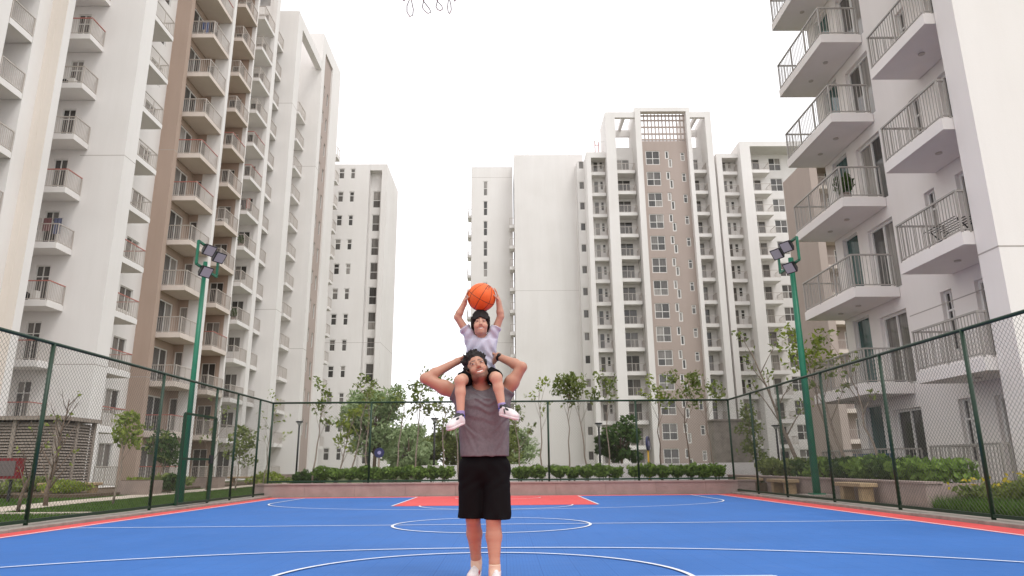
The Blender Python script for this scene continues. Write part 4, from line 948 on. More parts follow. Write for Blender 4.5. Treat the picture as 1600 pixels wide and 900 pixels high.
def folds(X, Y, Z):
    x = X+.19; front = np.clip((5.86-Y)/.07, 0, 1); wob = .020*np.sin(X*23+1)+.014*np.sin(X*41+Z*17)
    a = 0
    for zc, cur, wd, am in ((1.43, 2.6, .012, .005), (1.385, 2.3, .013, .0055), (1.325, 1.9, .015, .005), (1.25, 1.4, .018, .0035)):
        u = Z-zc-cur*(x-.01)**2+.12*x-wob*.6; a = a-am*np.exp(-(u/wd)**2)*np.exp(-(x/.12)**4)+am*.6*np.exp(-((u+wd*1.7)/wd)**2)*np.exp(-(x/.12)**4)
    b = 0
    for x0, z0, sl, ln, wd, am in ((-.02, 1.12, .55, .13, .016, .006), (-.28, 1.08, -.5, .11, .018, .005), (-.10, 1.02, .35, .09, .02, .005), (.0, 1.25, 1.1, .1, .014, .005), (-.33, 1.2, -1.2, .1, .015, .005), (-.2, 1.0, -.15, .12, .018, .004)):
        u = (X-x0)-sl*(Z-z0)+.4*wob; b = b-am*np.exp(-(u/wd)**2)*np.exp(-((Z-z0)/ln)**2)+am*.5*np.exp(-((u-2*wd)/wd)**2)*np.exp(-((Z-z0)/ln)**2)
    return (a+b)*front+.0012*np.sin(X*37+Z*29)*np.sin(Y*31+Z*13)
F.disp(folds); field_part(F, 'shirt', shirt_m, MAN)
# black shorts
short_m = mat('black_sports_fabric', (.0045, .004, .0045), .85, bump=.2, bscale=200, spec=.12)
F = Field((-.47, 5.58, .42), (.14, 6.08, 1.02), .0056)
F.ell((-.172, 5.83, .88), (.202, .122, .16), None, .03)
F.cone((-.272, 5.84, .86), (-.272, 5.865, .42), .108, .112, .03); F.cone((-.072, 5.825, .86), (-.068, 5.765, .42), .108, .109, .03)
F.cone((-.17, 5.84, .80), (-.17, 5.82, .76), .06, .04, .05)
F.disp(lambda X, Y, Z: .003*np.sin((X*.9+Z*.5)*38+2*np.sin(Z*14)+3*np.sin(X*9))*np.sin(Z*9+X*5)+.002*np.sin((X*1.1-Z*.9)*44+2*np.sin(Z*21)))
F.cut((-.27, 5.84, .478), (-.02, .0, -1)); F.cut((0, 0, .972), (0, 0, 1))
for x, y in ((-.268, 5.865), (-.070, 5.765)): F.cone((x, y, .50), (x, y, .40), .078, .082, .004, 's')
field_part(F, 'shorts', short_m, MAN)
# watch, socks, shoes
w_ax = (np.array(wL)-np.array(eL)); w_ax /= np.linalg.norm(w_ax); m = MB(); c = np.array(wL)-w_ax*.015
F = Field(c-.08, c+.08, .004); F.cone(c-w_ax*.011, c+w_ax*.011, .034, .034, .002); F.cut(c+w_ax*.013, w_ax); F.cut(c-w_ax*.013, -w_ax); F.ell(c+np.array((0, -.03, .012)), (.018, .01, .018), None, .003)
field_part(F, 'watch', mat('black_watch', (.012, .012, .013), .4), MAN)
sock_m = mat('cream_sock', (.62, .45, .34), .9, bump=.3, bscale=400)
white_sh = mat('white_shoe_leather', (.70, .66, .66), .5, var=.12, scale=30); red_sh = mat('red_shoe_panel', (.42, .03, .04), .5); dark_sh = mat('black_shoe_trim', (.02, .02, .022), .5)
def shoe(parent, heel, toe, s, top, m_up, trims, lace=True):
    """heel and toe on the sole line; s scales widths"""
    h_, t_ = np.array(heel, float), np.array(toe, float); d = (t_-h_)/np.linalg.norm(t_-h_); L = np.linalg.norm(t_-h_); upv = np.array((0, 0, 1.)); upv = upv-d*(upv@d); upv /= np.linalg.norm(upv); Rm = np.stack([np.cross(d, upv), d, upv], 1)
    Q = lambda x, y, z: h_+Rm@np.array((x*s, y*L, z*s))
    F = Field(np.minimum(h_, t_)-.12*s-.02, np.maximum(h_, t_)+.16*s+.02, .0042)
    F.ell(Q(0, .16, .032), np.array((.036*s, .17*L, .036*s)), Rm, .01); F.ell(Q(0, .50, .030), np.array((.038*s, .38*L, .036*s)), Rm, .02); F.ell(Q(0, .78, .028), np.array((.044*s, .21*L, .032*s)), Rm, .02)
    F.cone(Q(0, .16, .03), Q(0, .20, .085), .036*s, .040*s, .02); F.cone(Q(0, .30, .06), Q(0, .62, .045), .030*s, .028*s, .02)
    F.cut(Q(0, 0, 0), -upv); F.cut(Q(0, .2, top), upv); o = field_part(F, 'shoe', m_up, parent)
    F = Field(np.minimum(h_, t_)-.1*s-.02, np.maximum(h_, t_)+.1*s+.02, .0042)
    F.ell(Q(0, .22, .012), np.array((.041*s, .25*L, .03*s)), Rm, .01); F.ell(Q(0, .55, .012), np.array((.042*s, .40*L, .03*s)), Rm, .01); F.ell(Q(0, .78, .012), np.array((.049*s, .23*L, .03*s)), Rm, .01)
    F.cut(Q(0, 0, -.002), -upv); F.cut(Q(0, 0, .020), upv); V, Qd = F.mesh(); me = fast_mesh('sole', V, Qd, white_sh, True); so = link('sole', me, o); 
    for nm, mt, a, b, ra in trims:
        m = MB(); pts = [Q(*p) for p in (a, b)]; F = Field(np.minimum(*pts)-.05, np.maximum(*pts)+.05, .0038); F.cone(pts[0], pts[1], ra*s, ra*s*.85, .004); V, Qd = F.mesh(); link(nm, fast_mesh(nm, V, Qd, mt, True), o)
    return o
for an, hl, to, tr in ((anR, (-.240, 6.10, .012), (-.272, 5.815, .012), [('tongue', white_sh, (0, .30, .085), (0, .45, .068), .02), ('side_panel', red_sh, (.026, .42, .045), (.032, .62, .034), .016), ('side_panel', red_sh, (-.026, .42, .045), (-.032, .62, .034), .016), ('heel_collar', dark_sh, (.03, .10, .085), (-.03, .10, .085), .012)]),
                       (anL, (-.086, 5.745, .012), (-.062, 5.46, .012), [('tongue', white_sh, (0, .30, .085), (0, .45, .068), .02), ('side_panel', red_sh, (.026, .42, .045), (.032, .62, .034), .016), ('side_panel', red_sh, (-.026, .42, .045), (-.032, .62, .034), .016), ('heel_collar', dark_sh, (.03, .10, .085), (-.03, .10, .085), .012)])):
    F = Field(np.array(an)-.1, np.array(an)+.12, .0045); a = np.array(an); F.cone(a+np.array((0, -.01, -.04)), a+np.array((0, -.012, .05)), .046, .046, .01); F.cone(a+np.array((0, -.02, .0)), a+np.array((0, -.06, -.045)), .044, .038, .01); F.cut(a+np.array((0, 0, .05)), (0, 0, 1)); field_part(F, 'sock', sock_m, MAN)
    shoe(MAN, hl, to, 1.08, .085, white_sh, tr)

# ---------------------------------------------------------------- the boy
BOY = thing('person', 'boy in pale lilac tee sitting on the man, holding a ball on his head', 'person', (-.2, 6.0, 1.5))
BC = np.array((-.212, 5.945, 2.084)); BRm = frame((-.03, .08, 1), (.06, -1, .14)); BS = .90
b_sR, b_sL = (-.300, 5.985, 1.965), (-.112, 5.985, 1.962); b_eR, b_eL = (-.414, 5.945, 2.145), (-.036, 5.945, 2.15); b_wR, b_wL = (-.352, 5.915, 2.262), (-.052, 5.915, 2.272)
BALL = np.array((-.203, 5.925, 2.318)); BR_ = .1255
F = Field((-.50, 5.50, 1.16), (.14, 6.16, 2.42), .0046)
F.ell((-.205, 6.01, 1.82), (.098, .066, .17), None, .04); F.ell((-.205, 6.03, 1.64), (.105, .075, .08), None, .04); F.cone(b_sR, b_sL, .036, .036, .03)
F.cone((-.206, 5.99, 1.95), BC+BRm@np.array((0, -.02, -.05)), .040, .038, .02)
BP = head(F, BC, BRm, BS, .90, 1.2)
for sh_, el_, wr_ in ((b_sR, b_eR, b_wR), (b_sL, b_eL, b_wL)):
    sh_, el_, wr_ = map(np.array, (sh_, el_, wr_)); F.chain([(sh_, .038), (el_, .030)], .015); F.chain([(el_, .030), (el_*.7+wr_*.3, .031), (wr_, .0215)], .012)
hand(F, b_wR, (.12, -.06, .55), (1, .05, .1), (0, -1, .1), .74, (.10, .22, .25), wr=.028); hand(F, b_wL, (-.10, -.06, .55), (-1, .05, .1), (0, -1, .1), .74, (.10, .22, .25), wr=.028)
bhR, bkR, baR = (-.275, 6.0, 1.64), (-.366, 5.655, 1.555), (-.356, 5.628, 1.265); bhL, bkL, baL = (-.135, 6.0, 1.64), (-.070, 5.655, 1.575), (-.022, 5.625, 1.325)
for hp, kn, an in ((bhR, bkR, baR), (bhL, bkL, baL)):
    hp, kn, an = map(np.array, (hp, kn, an)); F.chain([(hp, .066), (kn, .047)], .02); F.ell(kn+np.array((0, -.014, .0)), (.036, .03, .04), None, .02)
    F.chain([(kn, .043), (kn*.68+an*.32+np.array((0, .006, 0)), .042), (an, .026)], .015)
field_part(F, 'body', skin_m, BOY, lambda V: face_colors(V, SK_B, BC, BRm, BS, False)); face_bits(BOY, BP, BRm, BS, (.002, 0))
F = Field(BC-.2, BC+.2, .0042)
F.ell(BP(0, -.016, .040), np.array((.086, .104, .088))*BS, BRm, .01); F.ell(BP(0, -.035, -.02), np.array((.088, .083, .085))*BS, BRm, .02)
for i in range(13):
    x = -.064+.01066*i; F.cone(BP(x, .062-abs(x)*.35, .116-9*x*x), BP(x*1.12, .092-abs(x)*.55, .034+.006*math.sin(i*2.3)+.30*max(0, abs(x)-.04)*-1), .016*BS, .008*BS, .004)
for x in (-1, 1):
    for i in range(5): F.cone(BP(x*.076, .034-.018*i, .05), BP(x*(.081-.001*i), .030-.019*i, -.028-.012*i+.006*math.sin(i*3)), .017*BS, .010*BS, .006)
rs = np.random.RandomState(9)
for i in range(70):
    a, b = rs.uniform(-1, 1), rs.uniform(-1, 1)
    if a*a+b*b > .8: continue
    p = BP(a*.075, b*.088-.016, .098-.04*a*a-.035*b*b); F.cone(p, p+BRm@np.array((a*.012, b*.014, -.006))*BS, .015, .009, .005)
F.ell(BP(0, .088, -.042), np.array((.070, .070, .082))*BS, BRm, .006, 's'); F.cut(BP(0, -.05, -.075), BRm@np.array((0, .4, -1)))
F.disp(lambda X, Y, Z: .0018*np.sin(260*X+20*Z)*np.sin(60*Y+90*X)); field_part(F, 'hair', hair_m, BOY)
tee_m = mat('pale_lilac_jersey', (.53, .53, .62), .85, bump=.2, bscale=260, spec=.15)
F = Field((-.48, 5.84, 1.58), (.08, 6.16, 2.12), .0046)
def btorso(X, Y, Z):
    t = (Z-1.6)/.36; hw = .118+.004*t; hd = .082; p = 2.5; q = (np.abs((X+.206)/hw)**p+np.abs((Y-6.005)/hd)**p)**(1/p); return np.maximum((q-1)*hd, Z-1.925)
F.put(btorso, (-.34, 5.9, 1.62), (-.08, 6.1, 1.97), .02); F.ell((-.206, 5.995, 1.905), (.122, .080, .080), None, .06)
for sh_, el_ in ((b_sR, b_eR), (b_sL, b_eL)):
    sh_, el_ = np.array(sh_), np.array(el_); d_ = (el_-sh_)/np.linalg.norm(el_-sh_); F.cone(sh_*.7+np.array((-.206, 6.0, 1.88))*.3, sh_+d_*.16, .056, .047, .03)
for sh_, el_ in ((b_sR, b_eR), (b_sL, b_eL)):
    sh_, el_ = np.array(sh_), np.array(el_); d_ = (el_-sh_)/np.linalg.norm(el_-sh_); pp = sh_+d_*.112
    F.put(lambda X, Y, Z, pp=pp, d_=d_: np.maximum(-((X-pp[0])*d_[0]+(Y-pp[1])*d_[1]+(Z-pp[2])*d_[2]), np.sqrt((X-pp[0])**2+(Y-pp[1])**2+(Z-pp[2])**2)-.11), pp-.11, pp+.11, .003, 's')
F.ell((-.206, 5.955, 2.005), (.058, .075, .040), None, .006, 's'); F.cut((0, 0, 1.60), (0, 0, -1))
F.disp(lambda X, Y, Z: .0034*np.sin(((X+.2)*(np.where(X < -.206, -1, 1))*.9+Z*.8)*85+2*np.sin(Z*18))+.002*np.sin(X*70-Z*50)); field_part(F, 'tee_shirt', tee_m, BOY)
F = Field((-.48, 5.55, 1.48), (.08, 6.16, 1.76), .0046)
F.ell((-.205, 6.02, 1.645), (.125, .092, .085), None, .02)
for hp, kn in ((bhR, bkR), (bhL, bkL)):
    hp, kn = np.array(hp), np.array(kn); F.cone(hp, hp*.16+kn*.84, .074, .064, .02)
F.disp(lambda X, Y, Z: .003*np.sin((X+Z)*90)+.002*np.sin(Y*70+X*40))
for hp, kn in ((bhR, bkR), (bhL, bkL)):
    hp, kn = np.array(hp), np.array(kn); d_ = (kn-hp)/np.linalg.norm(kn-hp); pp = hp*.2+kn*.8
    F.put(lambda X, Y, Z, pp=pp, d_=d_: np.maximum(-((X-pp[0])*d_[0]+(Y-pp[1])*d_[1]+(Z-pp[2])*d_[2]), np.sqrt((X-pp[0])**2+(Y-pp[1])**2+(Z-pp[2])**2)-.12), pp-.12, pp+.12, .003, 's')
field_part(F, 'shorts', short_m, BOY)
lil = mat('lilac_sock', (.30, .25, .46), .9); blu = mat('blue_sock_stripe', (.04, .09, .42), .9)
for an, kn, toe in ((baR, bkR, (-.448, 5.535, 1.150)), (baL, bkL, (.098, 5.535, 1.228))):
    a, k_ = np.array(an), np.array(kn); d_ = (k_-a)/np.linalg.norm(k_-a); F = Field(a-.09, a+.12, .004); F.cone(a-d_*.018, a+d_*.045, .030, .0335, .006); F.cut(a+d_*.045, d_); so = field_part(F, 'sock', lil, BOY)
    for q in (.004, -.014): m = MB(); m.tube([a+d_*(q-.004), a+d_*(q+.004)], .0345, 16); m.build('stripe', blu, so, True)
    tv = np.array(toe)-a; tv /= np.linalg.norm(tv); hl = a-d_*.052-np.array((tv[0], tv[1], 0))*.045
    shoe(BOY, hl, toe, .95, .080, white_sh, [('tongue', dark_sh, (0, .20, .074), (0, .46, .058), .030), ('eyestay', dark_sh, (.020, .28, .070), (.018, .62, .046), .0165), ('eyestay', dark_sh, (-.020, .28, .070), (-.018, .62, .046), .0165), ('lace', dark_sh, (.036, .30, .060), (.040, .40, .030), .007), ('heel_collar', dark_sh, (.026, .10, .076), (-.026, .10, .076), .020)])
m = MB(); wv = np.array(b_wL)-np.array(b_eL); wv /= np.linalg.norm(wv); c = np.array(b_eL)+wv*.03; ring = []
q1 = np.cross(wv, (0, 1, 0)); q1 /= np.linalg.norm(q1); q2 = np.cross(wv, q1); m.tube([c+(q1*math.cos(a)+q2*math.sin(a))*.029 for a in np.linspace(0, 2*math.pi, 25)], .0028, 6, caps=False); part(BOY, 'bracelet', m, mat('tan_cord', (.3, .2, .12), .8), True)

# ---------------------------------------------------------------- basketball
BB = thing('basketball', 'orange basketball with black seams held above the boy\'s head', 'ball', tuple(BALL))
ball_obj('ball', BALL, BR_, M['orange'], BB, 64)
BA = frame((.50, -.35, .79), (-.1, -.93, -.35))                  # ball axes
def seam(pts):
    m = MB(); pp = [BALL+BA@(np.array(p)/np.linalg.norm(p))*(BR_-.0006) for p in pts]; m.tube(pp, .0021, 6, caps=False); part(BB, 'seam', m, M['rubber'], True)
A_ = np.linspace(0, 2*math.pi, 97)
seam([(math.cos(a), math.sin(a), 0) for a in A_]); seam([(0, math.cos(a), math.sin(a)) for a in A_])
for sg in (-1, 1): seam([(sg*(.62+.30*math.cos(2*a)), math.cos(a)*.98, math.sin(a)*.98) for a in A_])
fc = bpy.data.curves.new('t', 'FONT'); fc.body = 'TARMAK'; fc.size = .042; fc.align_x = 'LEFT'; to_ = bpy.data.objects.new('t', fc); COL.objects.link(to_)
bpy.context.view_layer.update(); dg = bpy.context.evaluated_depsgraph_get(); tm = bpy.data.meshes.new_from_object(to_.evaluated_get(dg)); bpy.data.objects.remove(to_)
n0 = np.array((.46, -.78, .42)); n0 /= np.linalg.norm(n0); tx = np.array((.60, .2, .78)); tx -= n0*(tx@n0); tx /= np.linalg.norm(tx); ty = np.cross(n0, tx)
for v in tm.vertices:
    p = n0*BR_+tx*(v.co.x-.02)+ty*(v.co.y-.012); v.co = BALL+p/np.linalg.norm(p)*(BR_+.0006)
tm.materials.clear(); tm.materials.append(M['rubber']); tm.name = 'lettering'; o = link('lettering', tm, BB); o.location = [-x for x in BALL]
# ---------------------------------------------------------------- hoop above the frame, net hanging into it
HB = thing('basketball_hoop', 'basketball hoop whose grey net hangs into the top of the picture', 'hoop', (-.3, -.9, 0))
hx, hy, hz = -.305, 2.42, 3.075
m = MB(); m.tube([(hx+.225*math.cos(a), hy+.225*math.sin(a), hz) for a in np.linspace(0, 2*math.pi, 49)], .009, 8, caps=False); part(HB, 'ring', m, mat('orange_ring', (.6, .12, .02), .4), True)
net = MB(); nl = 12
def npt(i, lev, f=0):
    rr_ = (.223, .175, .135, .112, .105)[lev]; zz = (0, -.10, -.20, -.30, -.36)[lev]; a = 2*math.pi*(i+f)/nl; return (hx+rr_*math.cos(a), hy+rr_*math.sin(a), hz+zz)
for i in range(nl):
    for lev in range(3):
        f = .5*(lev % 2)
        for df in (-.5, .5): net.tube([npt(i, lev, f), npt(i, lev+1, f+df)], .0022, 5)
rr2 = random.Random(3)
for i in range(nl):
    a, b_ = Vector(npt(i, 3, .5)), Vector(npt(i, 3, .5)); dz = .045+.06*rr2.random(); tw = rr2.uniform(-.02, .02); tg = Vector((-math.sin(2*math.pi*(i+.5)/nl), math.cos(2*math.pi*(i+.5)/nl), 0)); wv_ = .010+.010*rr2.random()
    net.tube([a, a+tg*wv_+Vector((tw*.5, 0, -dz*.55)), a+tg*(wv_*.9)+Vector((tw, 0, -dz*.85)), a+Vector((tw, 0, -dz)), a-tg*(wv_*.9)+Vector((tw, 0, -dz*.85)), a-tg*wv_+Vector((tw*.5, 0, -dz*.55)), a], .0022, 6)
part(HB, 'net', net, M['net'], True)
m = MB(); m.box(hx-.9, hx+.9, hy-.42, hy-.38, 2.9, 3.95); part(HB, 'backboard', m, mat('white_backboard', (.6, .6, .6), .3))
m = MB(); m.box(hx-.06, hx+.06, hy-.38, hy-.225, 3.0, 3.045); part(HB, 'bracket', m, M['pgreen'])
m = MB(); m.bar((hx, -.9, 3.2), (hx, hy-.421, 3.2), .12); m.bar((hx, -.9, 2.6), (hx, .3, 3.14), .08); part(HB, 'arm', m, M['pgreen'])
m = MB(); m.tube([(hx, -.9, 0), (hx, -.9, 3.4)], .09, 14); part(HB, 'pole', m, M['pgreen'], True)

# ------------------------------------------------------------------ vegetation
def leaves(name, C, size, rng, material, parent=None, up_bias=.3, aspect=1.9, jitter=.35):
    """folded diamond leaves at the points C"""
    n = len(C); C = np.asarray(C); d = rng.normal(size=(n, 3)); d[:, 2] += up_bias; d /= np.linalg.norm(d, axis=1)[:, None]
    u = np.cross(d, rng.normal(size=(n, 3))); u /= np.linalg.norm(u, axis=1)[:, None]; nn = np.cross(d, u)
    s = size*(1+rng.uniform(-jitter, jitter, n))[:, None]; L = d*s*.5*aspect; W = u*s*.5; fold = nn*s*.16
    V = np.stack([C-L, C+W+fold, C+L, C-W+fold], 1).reshape(-1, 3); b = (np.arange(n)*4)[:, None]
    Fc = np.concatenate([b+np.array([[0, 1, 2]]), b+np.array([[0, 2, 3]])], 0)
    me = fast_mesh(name, V, Fc, material)
    o = link(name, me, parent)
    if parent: o.location = [-c for c in wloc(parent)]
    return o
def blob(rng, c, r, n): p = rng.normal(size=(n, 3)); p /= np.linalg.norm(p, axis=1)[:, None]; return np.array(c)+p*np.array(r)*(rng.uniform(.25, 1, n)**.5)[:, None]
def sapling(label, base, h, lean, seed, crown, leafm='leafo', r0=.035, fork=.45, nleaf=60, lsize=.085, nbr=7, spread=.55, bare=.0, name='sapling', barkm='pbark', dens=1.0):
    """slender trunk with steep limbs and twigs; leaf clumps gather at the twig ends"""
    rng = np.random.RandomState(seed); h *= .86; crown *= 1.15; nleaf *= .22; lsize *= .88; nbr = max(4, round(nbr*.85)); base = np.array(base, float); t = thing(name, label, 'tree', tuple(base), 'young trees around the court')
    tp = base+np.array((lean[0], lean[1], h)); m = MB(); N = 7; tr = [base+(tp-base)*i/N+np.append(rng.normal(size=2)*.03*h/4*(0 < i < N), 0)*(1+i*.15) for i in range(N+1)]
    m.tube(tr, [r0*(1-.82*i/N) for i in range(N+1)], 7); ends = []
    for i in range(nbr):
        s = fork+(.96-fork)*(i+.5)/nbr; k = min(int(s*N), N-1); p = tr[k]+(tr[k+1]-tr[k])*(s*N-k); a = i*2.4+rng.uniform(-.5, .5); L = h*(.34-.16*(s-fork))*rng.uniform(.75, 1.15)
        d = np.array((math.cos(a)*spread, math.sin(a)*spread, 1.0)); d /= np.linalg.norm(d); q1 = p+d*L*.5+rng.normal(size=3)*.03; q2 = q1+(d+np.array((0, 0, -.1)))*L*.5+rng.normal(size=3)*.05
        rb = r0*(.45-.25*s); m.tube([p, q1, q2], [rb, rb*.7, rb*.3], 5); ends += [q2, q1*.4+q2*.6]
        for j in range(3):
            e = q1+(q2-q1)*rng.uniform(.1, .9); dd = d+rng.normal(size=3)*.45; dd /= np.linalg.norm(dd); f = e+dd*L*rng.uniform(.18, .36); m.tube([e, f], [rb*.45, rb*.15], 4); ends.append(f)
    ends.append(tr[-1]); part(t, 'trunk', m, M[barkm], True); P = []
    for e in ends:
        if rng.uniform() < bare: continue
        P.append(blob(rng, e, np.array((crown, crown, crown*.8))*rng.uniform(.6, 1.2), max(2, int(nleaf*dens*rng.uniform(.4, 1.6)))))
    if P: leaves('crown', np.concatenate(P), lsize, rng, M[leafm], t)
    return t
FB = 25.2
S = sapling
S('slender sapling with tufts of leaves at the left end of the far hedge', (-6.75, FB, .3), 3.6, (.25, 0), 11, .20, nleaf=26, nbr=6, spread=.4, lsize=.10)
S('thin bushy sapling just right of the hedge end, yellow green low down', (-5.95, FB+.2, .3), 2.9, (.5, 0), 12, .22, 'leafy', nleaf=26, fork=.2, nbr=8, lsize=.11)
S('bare-topped thin sapling third along the far left hedge', (-5.5, FB, .3), 3.7, (.55, 0), 13, .14, nleaf=16, fork=.3, nbr=6, lsize=.09, bare=.35)
S('sapling with a leafy tip before the pale feathery tree', (-4.95, FB+.3, .3), 3.9, (.05, 0), 14, .18, nleaf=30, fork=.55, nbr=6, spread=.35, lsize=.10)
S('pale straight trunk before the pale feathery tree', (-3.85, FB, .3), 3.6, (.25, 0), 15, .2, nleaf=22, fork=.55, nbr=5, lsize=.09)
S('sapling with a rounded tuft right of the feathery tree', (-3.2, FB+.2, .3), 4.0, (.2, 0), 16, .24, nleaf=40, fork=.45, nbr=7, spread=.45, lsize=.10)
S('sapling beside the dark lamp post left of the man', (-2.2, FB, .3), 3.9, (-.05, 0), 17, .24, nleaf=36, fork=.4, nbr=8, spread=.5, lsize=.10)
S('thin sapling half hidden by the man\'s left arm', (-1.65, FB+.3, .3), 3.8, (-.25, 0), 18, .2, nleaf=28, fork=.45, nbr=6, lsize=.09)
S('leafy sapling directly right of the man, behind his raised shoe', (.55, FB+.2, .3), 3.1, (-.2, 0), 19, .18, nleaf=24, fork=.35, nbr=6, lsize=.09)
S('thin forked sapling with few leaves before the blank tower', (1.28, FB, .3), 3.75, (-.05, 0), 20, .15, 'leafy', nleaf=20, fork=.5, nbr=5, spread=.4, lsize=.085)
S('fuller twin-stemmed sapling before the blank tower', (2.22, FB, .3), 3.75, (.05, 0), 21, .26, nleaf=70, fork=.62, nbr=7, spread=.35, lsize=.095)
S('leaning sapling at the right edge of the blank tower', (2.92, FB+.2, .3), 3.7, (-.35, 0), 22, .20, nleaf=48, fork=.6, nbr=6, spread=.4, lsize=.09)
S('sapling with a high sparse crown before the first balcony column', (3.65, FB, .3), 3.7, (.02, 0), 23, .2, nleaf=38, fork=.62, nbr=6, spread=.35, lsize=.09)
S('small sapling before the taupe wall, crown level with the fence rail', (5.55, FB+.3, .3), 3.5, (0, 0), 24, .2, 'leafy', nleaf=34, fork=.6, nbr=6, spread=.4, lsize=.09, barkm='bark')
S('sapling with a wide crown before the taupe wall', (6.55, FB, .3), 3.9, (-.1, 0), 25, .25, nleaf=46, fork=.55, nbr=7, spread=.55, lsize=.095, barkm='bark')
S('slanting sapling by the far right fence corner', (7.45, FB+.2, .3), 3.7, (-.3, 0), 26, .22, nleaf=38, fork=.55, nbr=6, lsize=.09)
S('tall leaning tree behind the right fence, left of the floodlight', (11.3, 27.0, .1), 6.0, (-1.5, .3), 27, .26, nleaf=20, fork=.3, nbr=8, spread=.6, lsize=.11, r0=.09)
S('tree with a rounded yellow green crown just left of the right floodlight', (11.2, 24.0, .42), 4.9, (-.75, 0), 28, .30, 'leafy', nleaf=55, fork=.62, nbr=8, spread=.6, lsize=.11, r0=.055)
S('leaning tree right of the floodlight pole', (10.3, 21.5, .42), 4.4, (-.55, .6), 29, .20, nleaf=18, fork=.4, nbr=7, spread=.5, lsize=.10, r0=.06, bare=.3)
S('thin bare-stemmed tree before the first terrace of the right block', (9.9, 18.6, .42), 3.9, (-.35, .8), 30, .16, nleaf=14, fork=.45, nbr=6, spread=.5, lsize=.09, r0=.04, bare=.4)
S('yellow green leafy shrub tree behind the far right corner', (9.5, 27.6, .1), 3.0, (.1, 0), 31, .32, 'leafo', nleaf=60, fork=.15, nbr=10, spread=.6, lsize=.10)
S('yellow green sapling in the left lawn behind the fence', (-10.35, 19.2, 0), 2.35, (.15, 0), 32, .20, 'leafy', nleaf=46, fork=.5, nbr=7, spread=.6, lsize=.10, r0=.032)
S('leafless branching shrub tree before the left enclosure', (-11.6, 18.4, 0), 3.1, (.2, 0), 33, .12, 'leafy', nleaf=12, fork=.10, nbr=20, spread=.7, lsize=.08, r0=.06, bare=.9, barkm='bark')
S('thin bare sapling at the far left of the lawn', (-10.4, 15.6, 0), 2.2, (.3, 0), 34, .12, 'leafy', nleaf=8, fork=.15, nbr=12, spread=.7, lsize=.07, r0=.04, bare=.9, barkm='bark')
S('thin sapling in the lawn right of the yellow green one', (-9.9, 20.3, 0), 2.2, (-.1, 0), 35, .14, 'leafo', nleaf=12, fork=.3, nbr=6, spread=.5, lsize=.08, r0=.016, bare=.4, barkm='bark')
S('sparse wiry tree by the brown balconies behind the gate', (-12.6, 30.5, 0), 4.0, (.2, 0), 36, .2, 'leafo', nleaf=14, fork=.25, nbr=9, spread=.7, lsize=.10, r0=.04, bare=.35, barkm='bark')
S('bushy young tree before the last brown balconies, right of the gate', (-11.2, 30.0, 0), 2.6, (.1, 0), 37, .30, 'leafo', nleaf=60, fork=.3, nbr=8, spread=.7, lsize=.11)
S('wispy tree with pale stems left of the far left corner post', (-10.6, 31.5, 0), 4.3, (.3, 0), 38, .16, 'leafy', nleaf=14, fork=.3, nbr=9, spread=.7, lsize=.09, r0=.03, bare=.35)
S('small dark round tree behind the gate by the tower', (-14.0, 29.5, 0), 2.3, (0, 0), 39, .34, 'leafd', nleaf=110, fork=.35, nbr=9, spread=.9, lsize=.10)
# fuller trees further back
def tree(label, base, h, rx, rz, seed, leafm, nl, ls, zc=.62, lobes=26, aspect=1.9):
    rng = np.random.RandomState(seed); base = np.array(base, float); t = thing('tree', label, 'tree', tuple(base), 'fuller trees in the background')
    m = MB(); m.tube([base, base+(.05, 0, h*.35), base+(0, .05, h*.75)], [.09, .07, .03], 8); P = []
    for i in range(lobes):
        p = rng.normal(size=3); p /= np.linalg.norm(p); c = base+np.array((0, 0, h*zc))+p*np.array((rx, rx, rz))*rng.uniform(.45, .95); m.tube([base+(0, 0, h*rng.uniform(.25, .5)), c], [.03, .01], 5)
        P.append(blob(rng, c, np.array((rx, rx, rz*.8))*rng.uniform(.2, .42), int(nl*.7*rng.uniform(.5, 1.3))))
    part(t, 'trunk', m, M['bark'], True); leaves('crown', np.concatenate(P), ls, rng, M[leafm], t, aspect=aspect); return t
tree('pale feathery tree with drooping leaflets behind the hedge, left of the man', (-5.7, 31, .1), 4.6, 1.45, 1.75, 51, 'leafp', 190, .088, .60, 34, 3.0)
for i, (lab, x, y, h, rx) in enumerate([('olive green thicket tree under the feathery tree', -6.0, 44, 3.6, 2.0), ('olive green thicket tree in the middle of the gap', -3.9, 47, 4.2, 2.2), ('taller olive thicket tree left of the man', -1.9, 45, 4.0, 1.7), ('light green thicket tree just behind the man', -.6, 49, 4.4, 2.0), ('pale olive thicket tree further back in the gap', -7.6, 58, 5.0, 2.6), ('distant grey green thicket tree at the end of the gap', -3.2, 66, 6.0, 3.2), ('distant dull green thicket tree right of the gap', .8, 70, 5.6, 3.0)]):
    tree(lab, (x, y, 0), h, rx, h*.42, 60+i, 'leafo' if i % 2 else 'leafp', 170, .16, .5, 24)
tree('round dark green tree by the blank tower, behind the yellow post', (7.3, 45, 0), 4.0, 1.55, 1.5, 70, 'leafd', 190, .16, .58, 26)
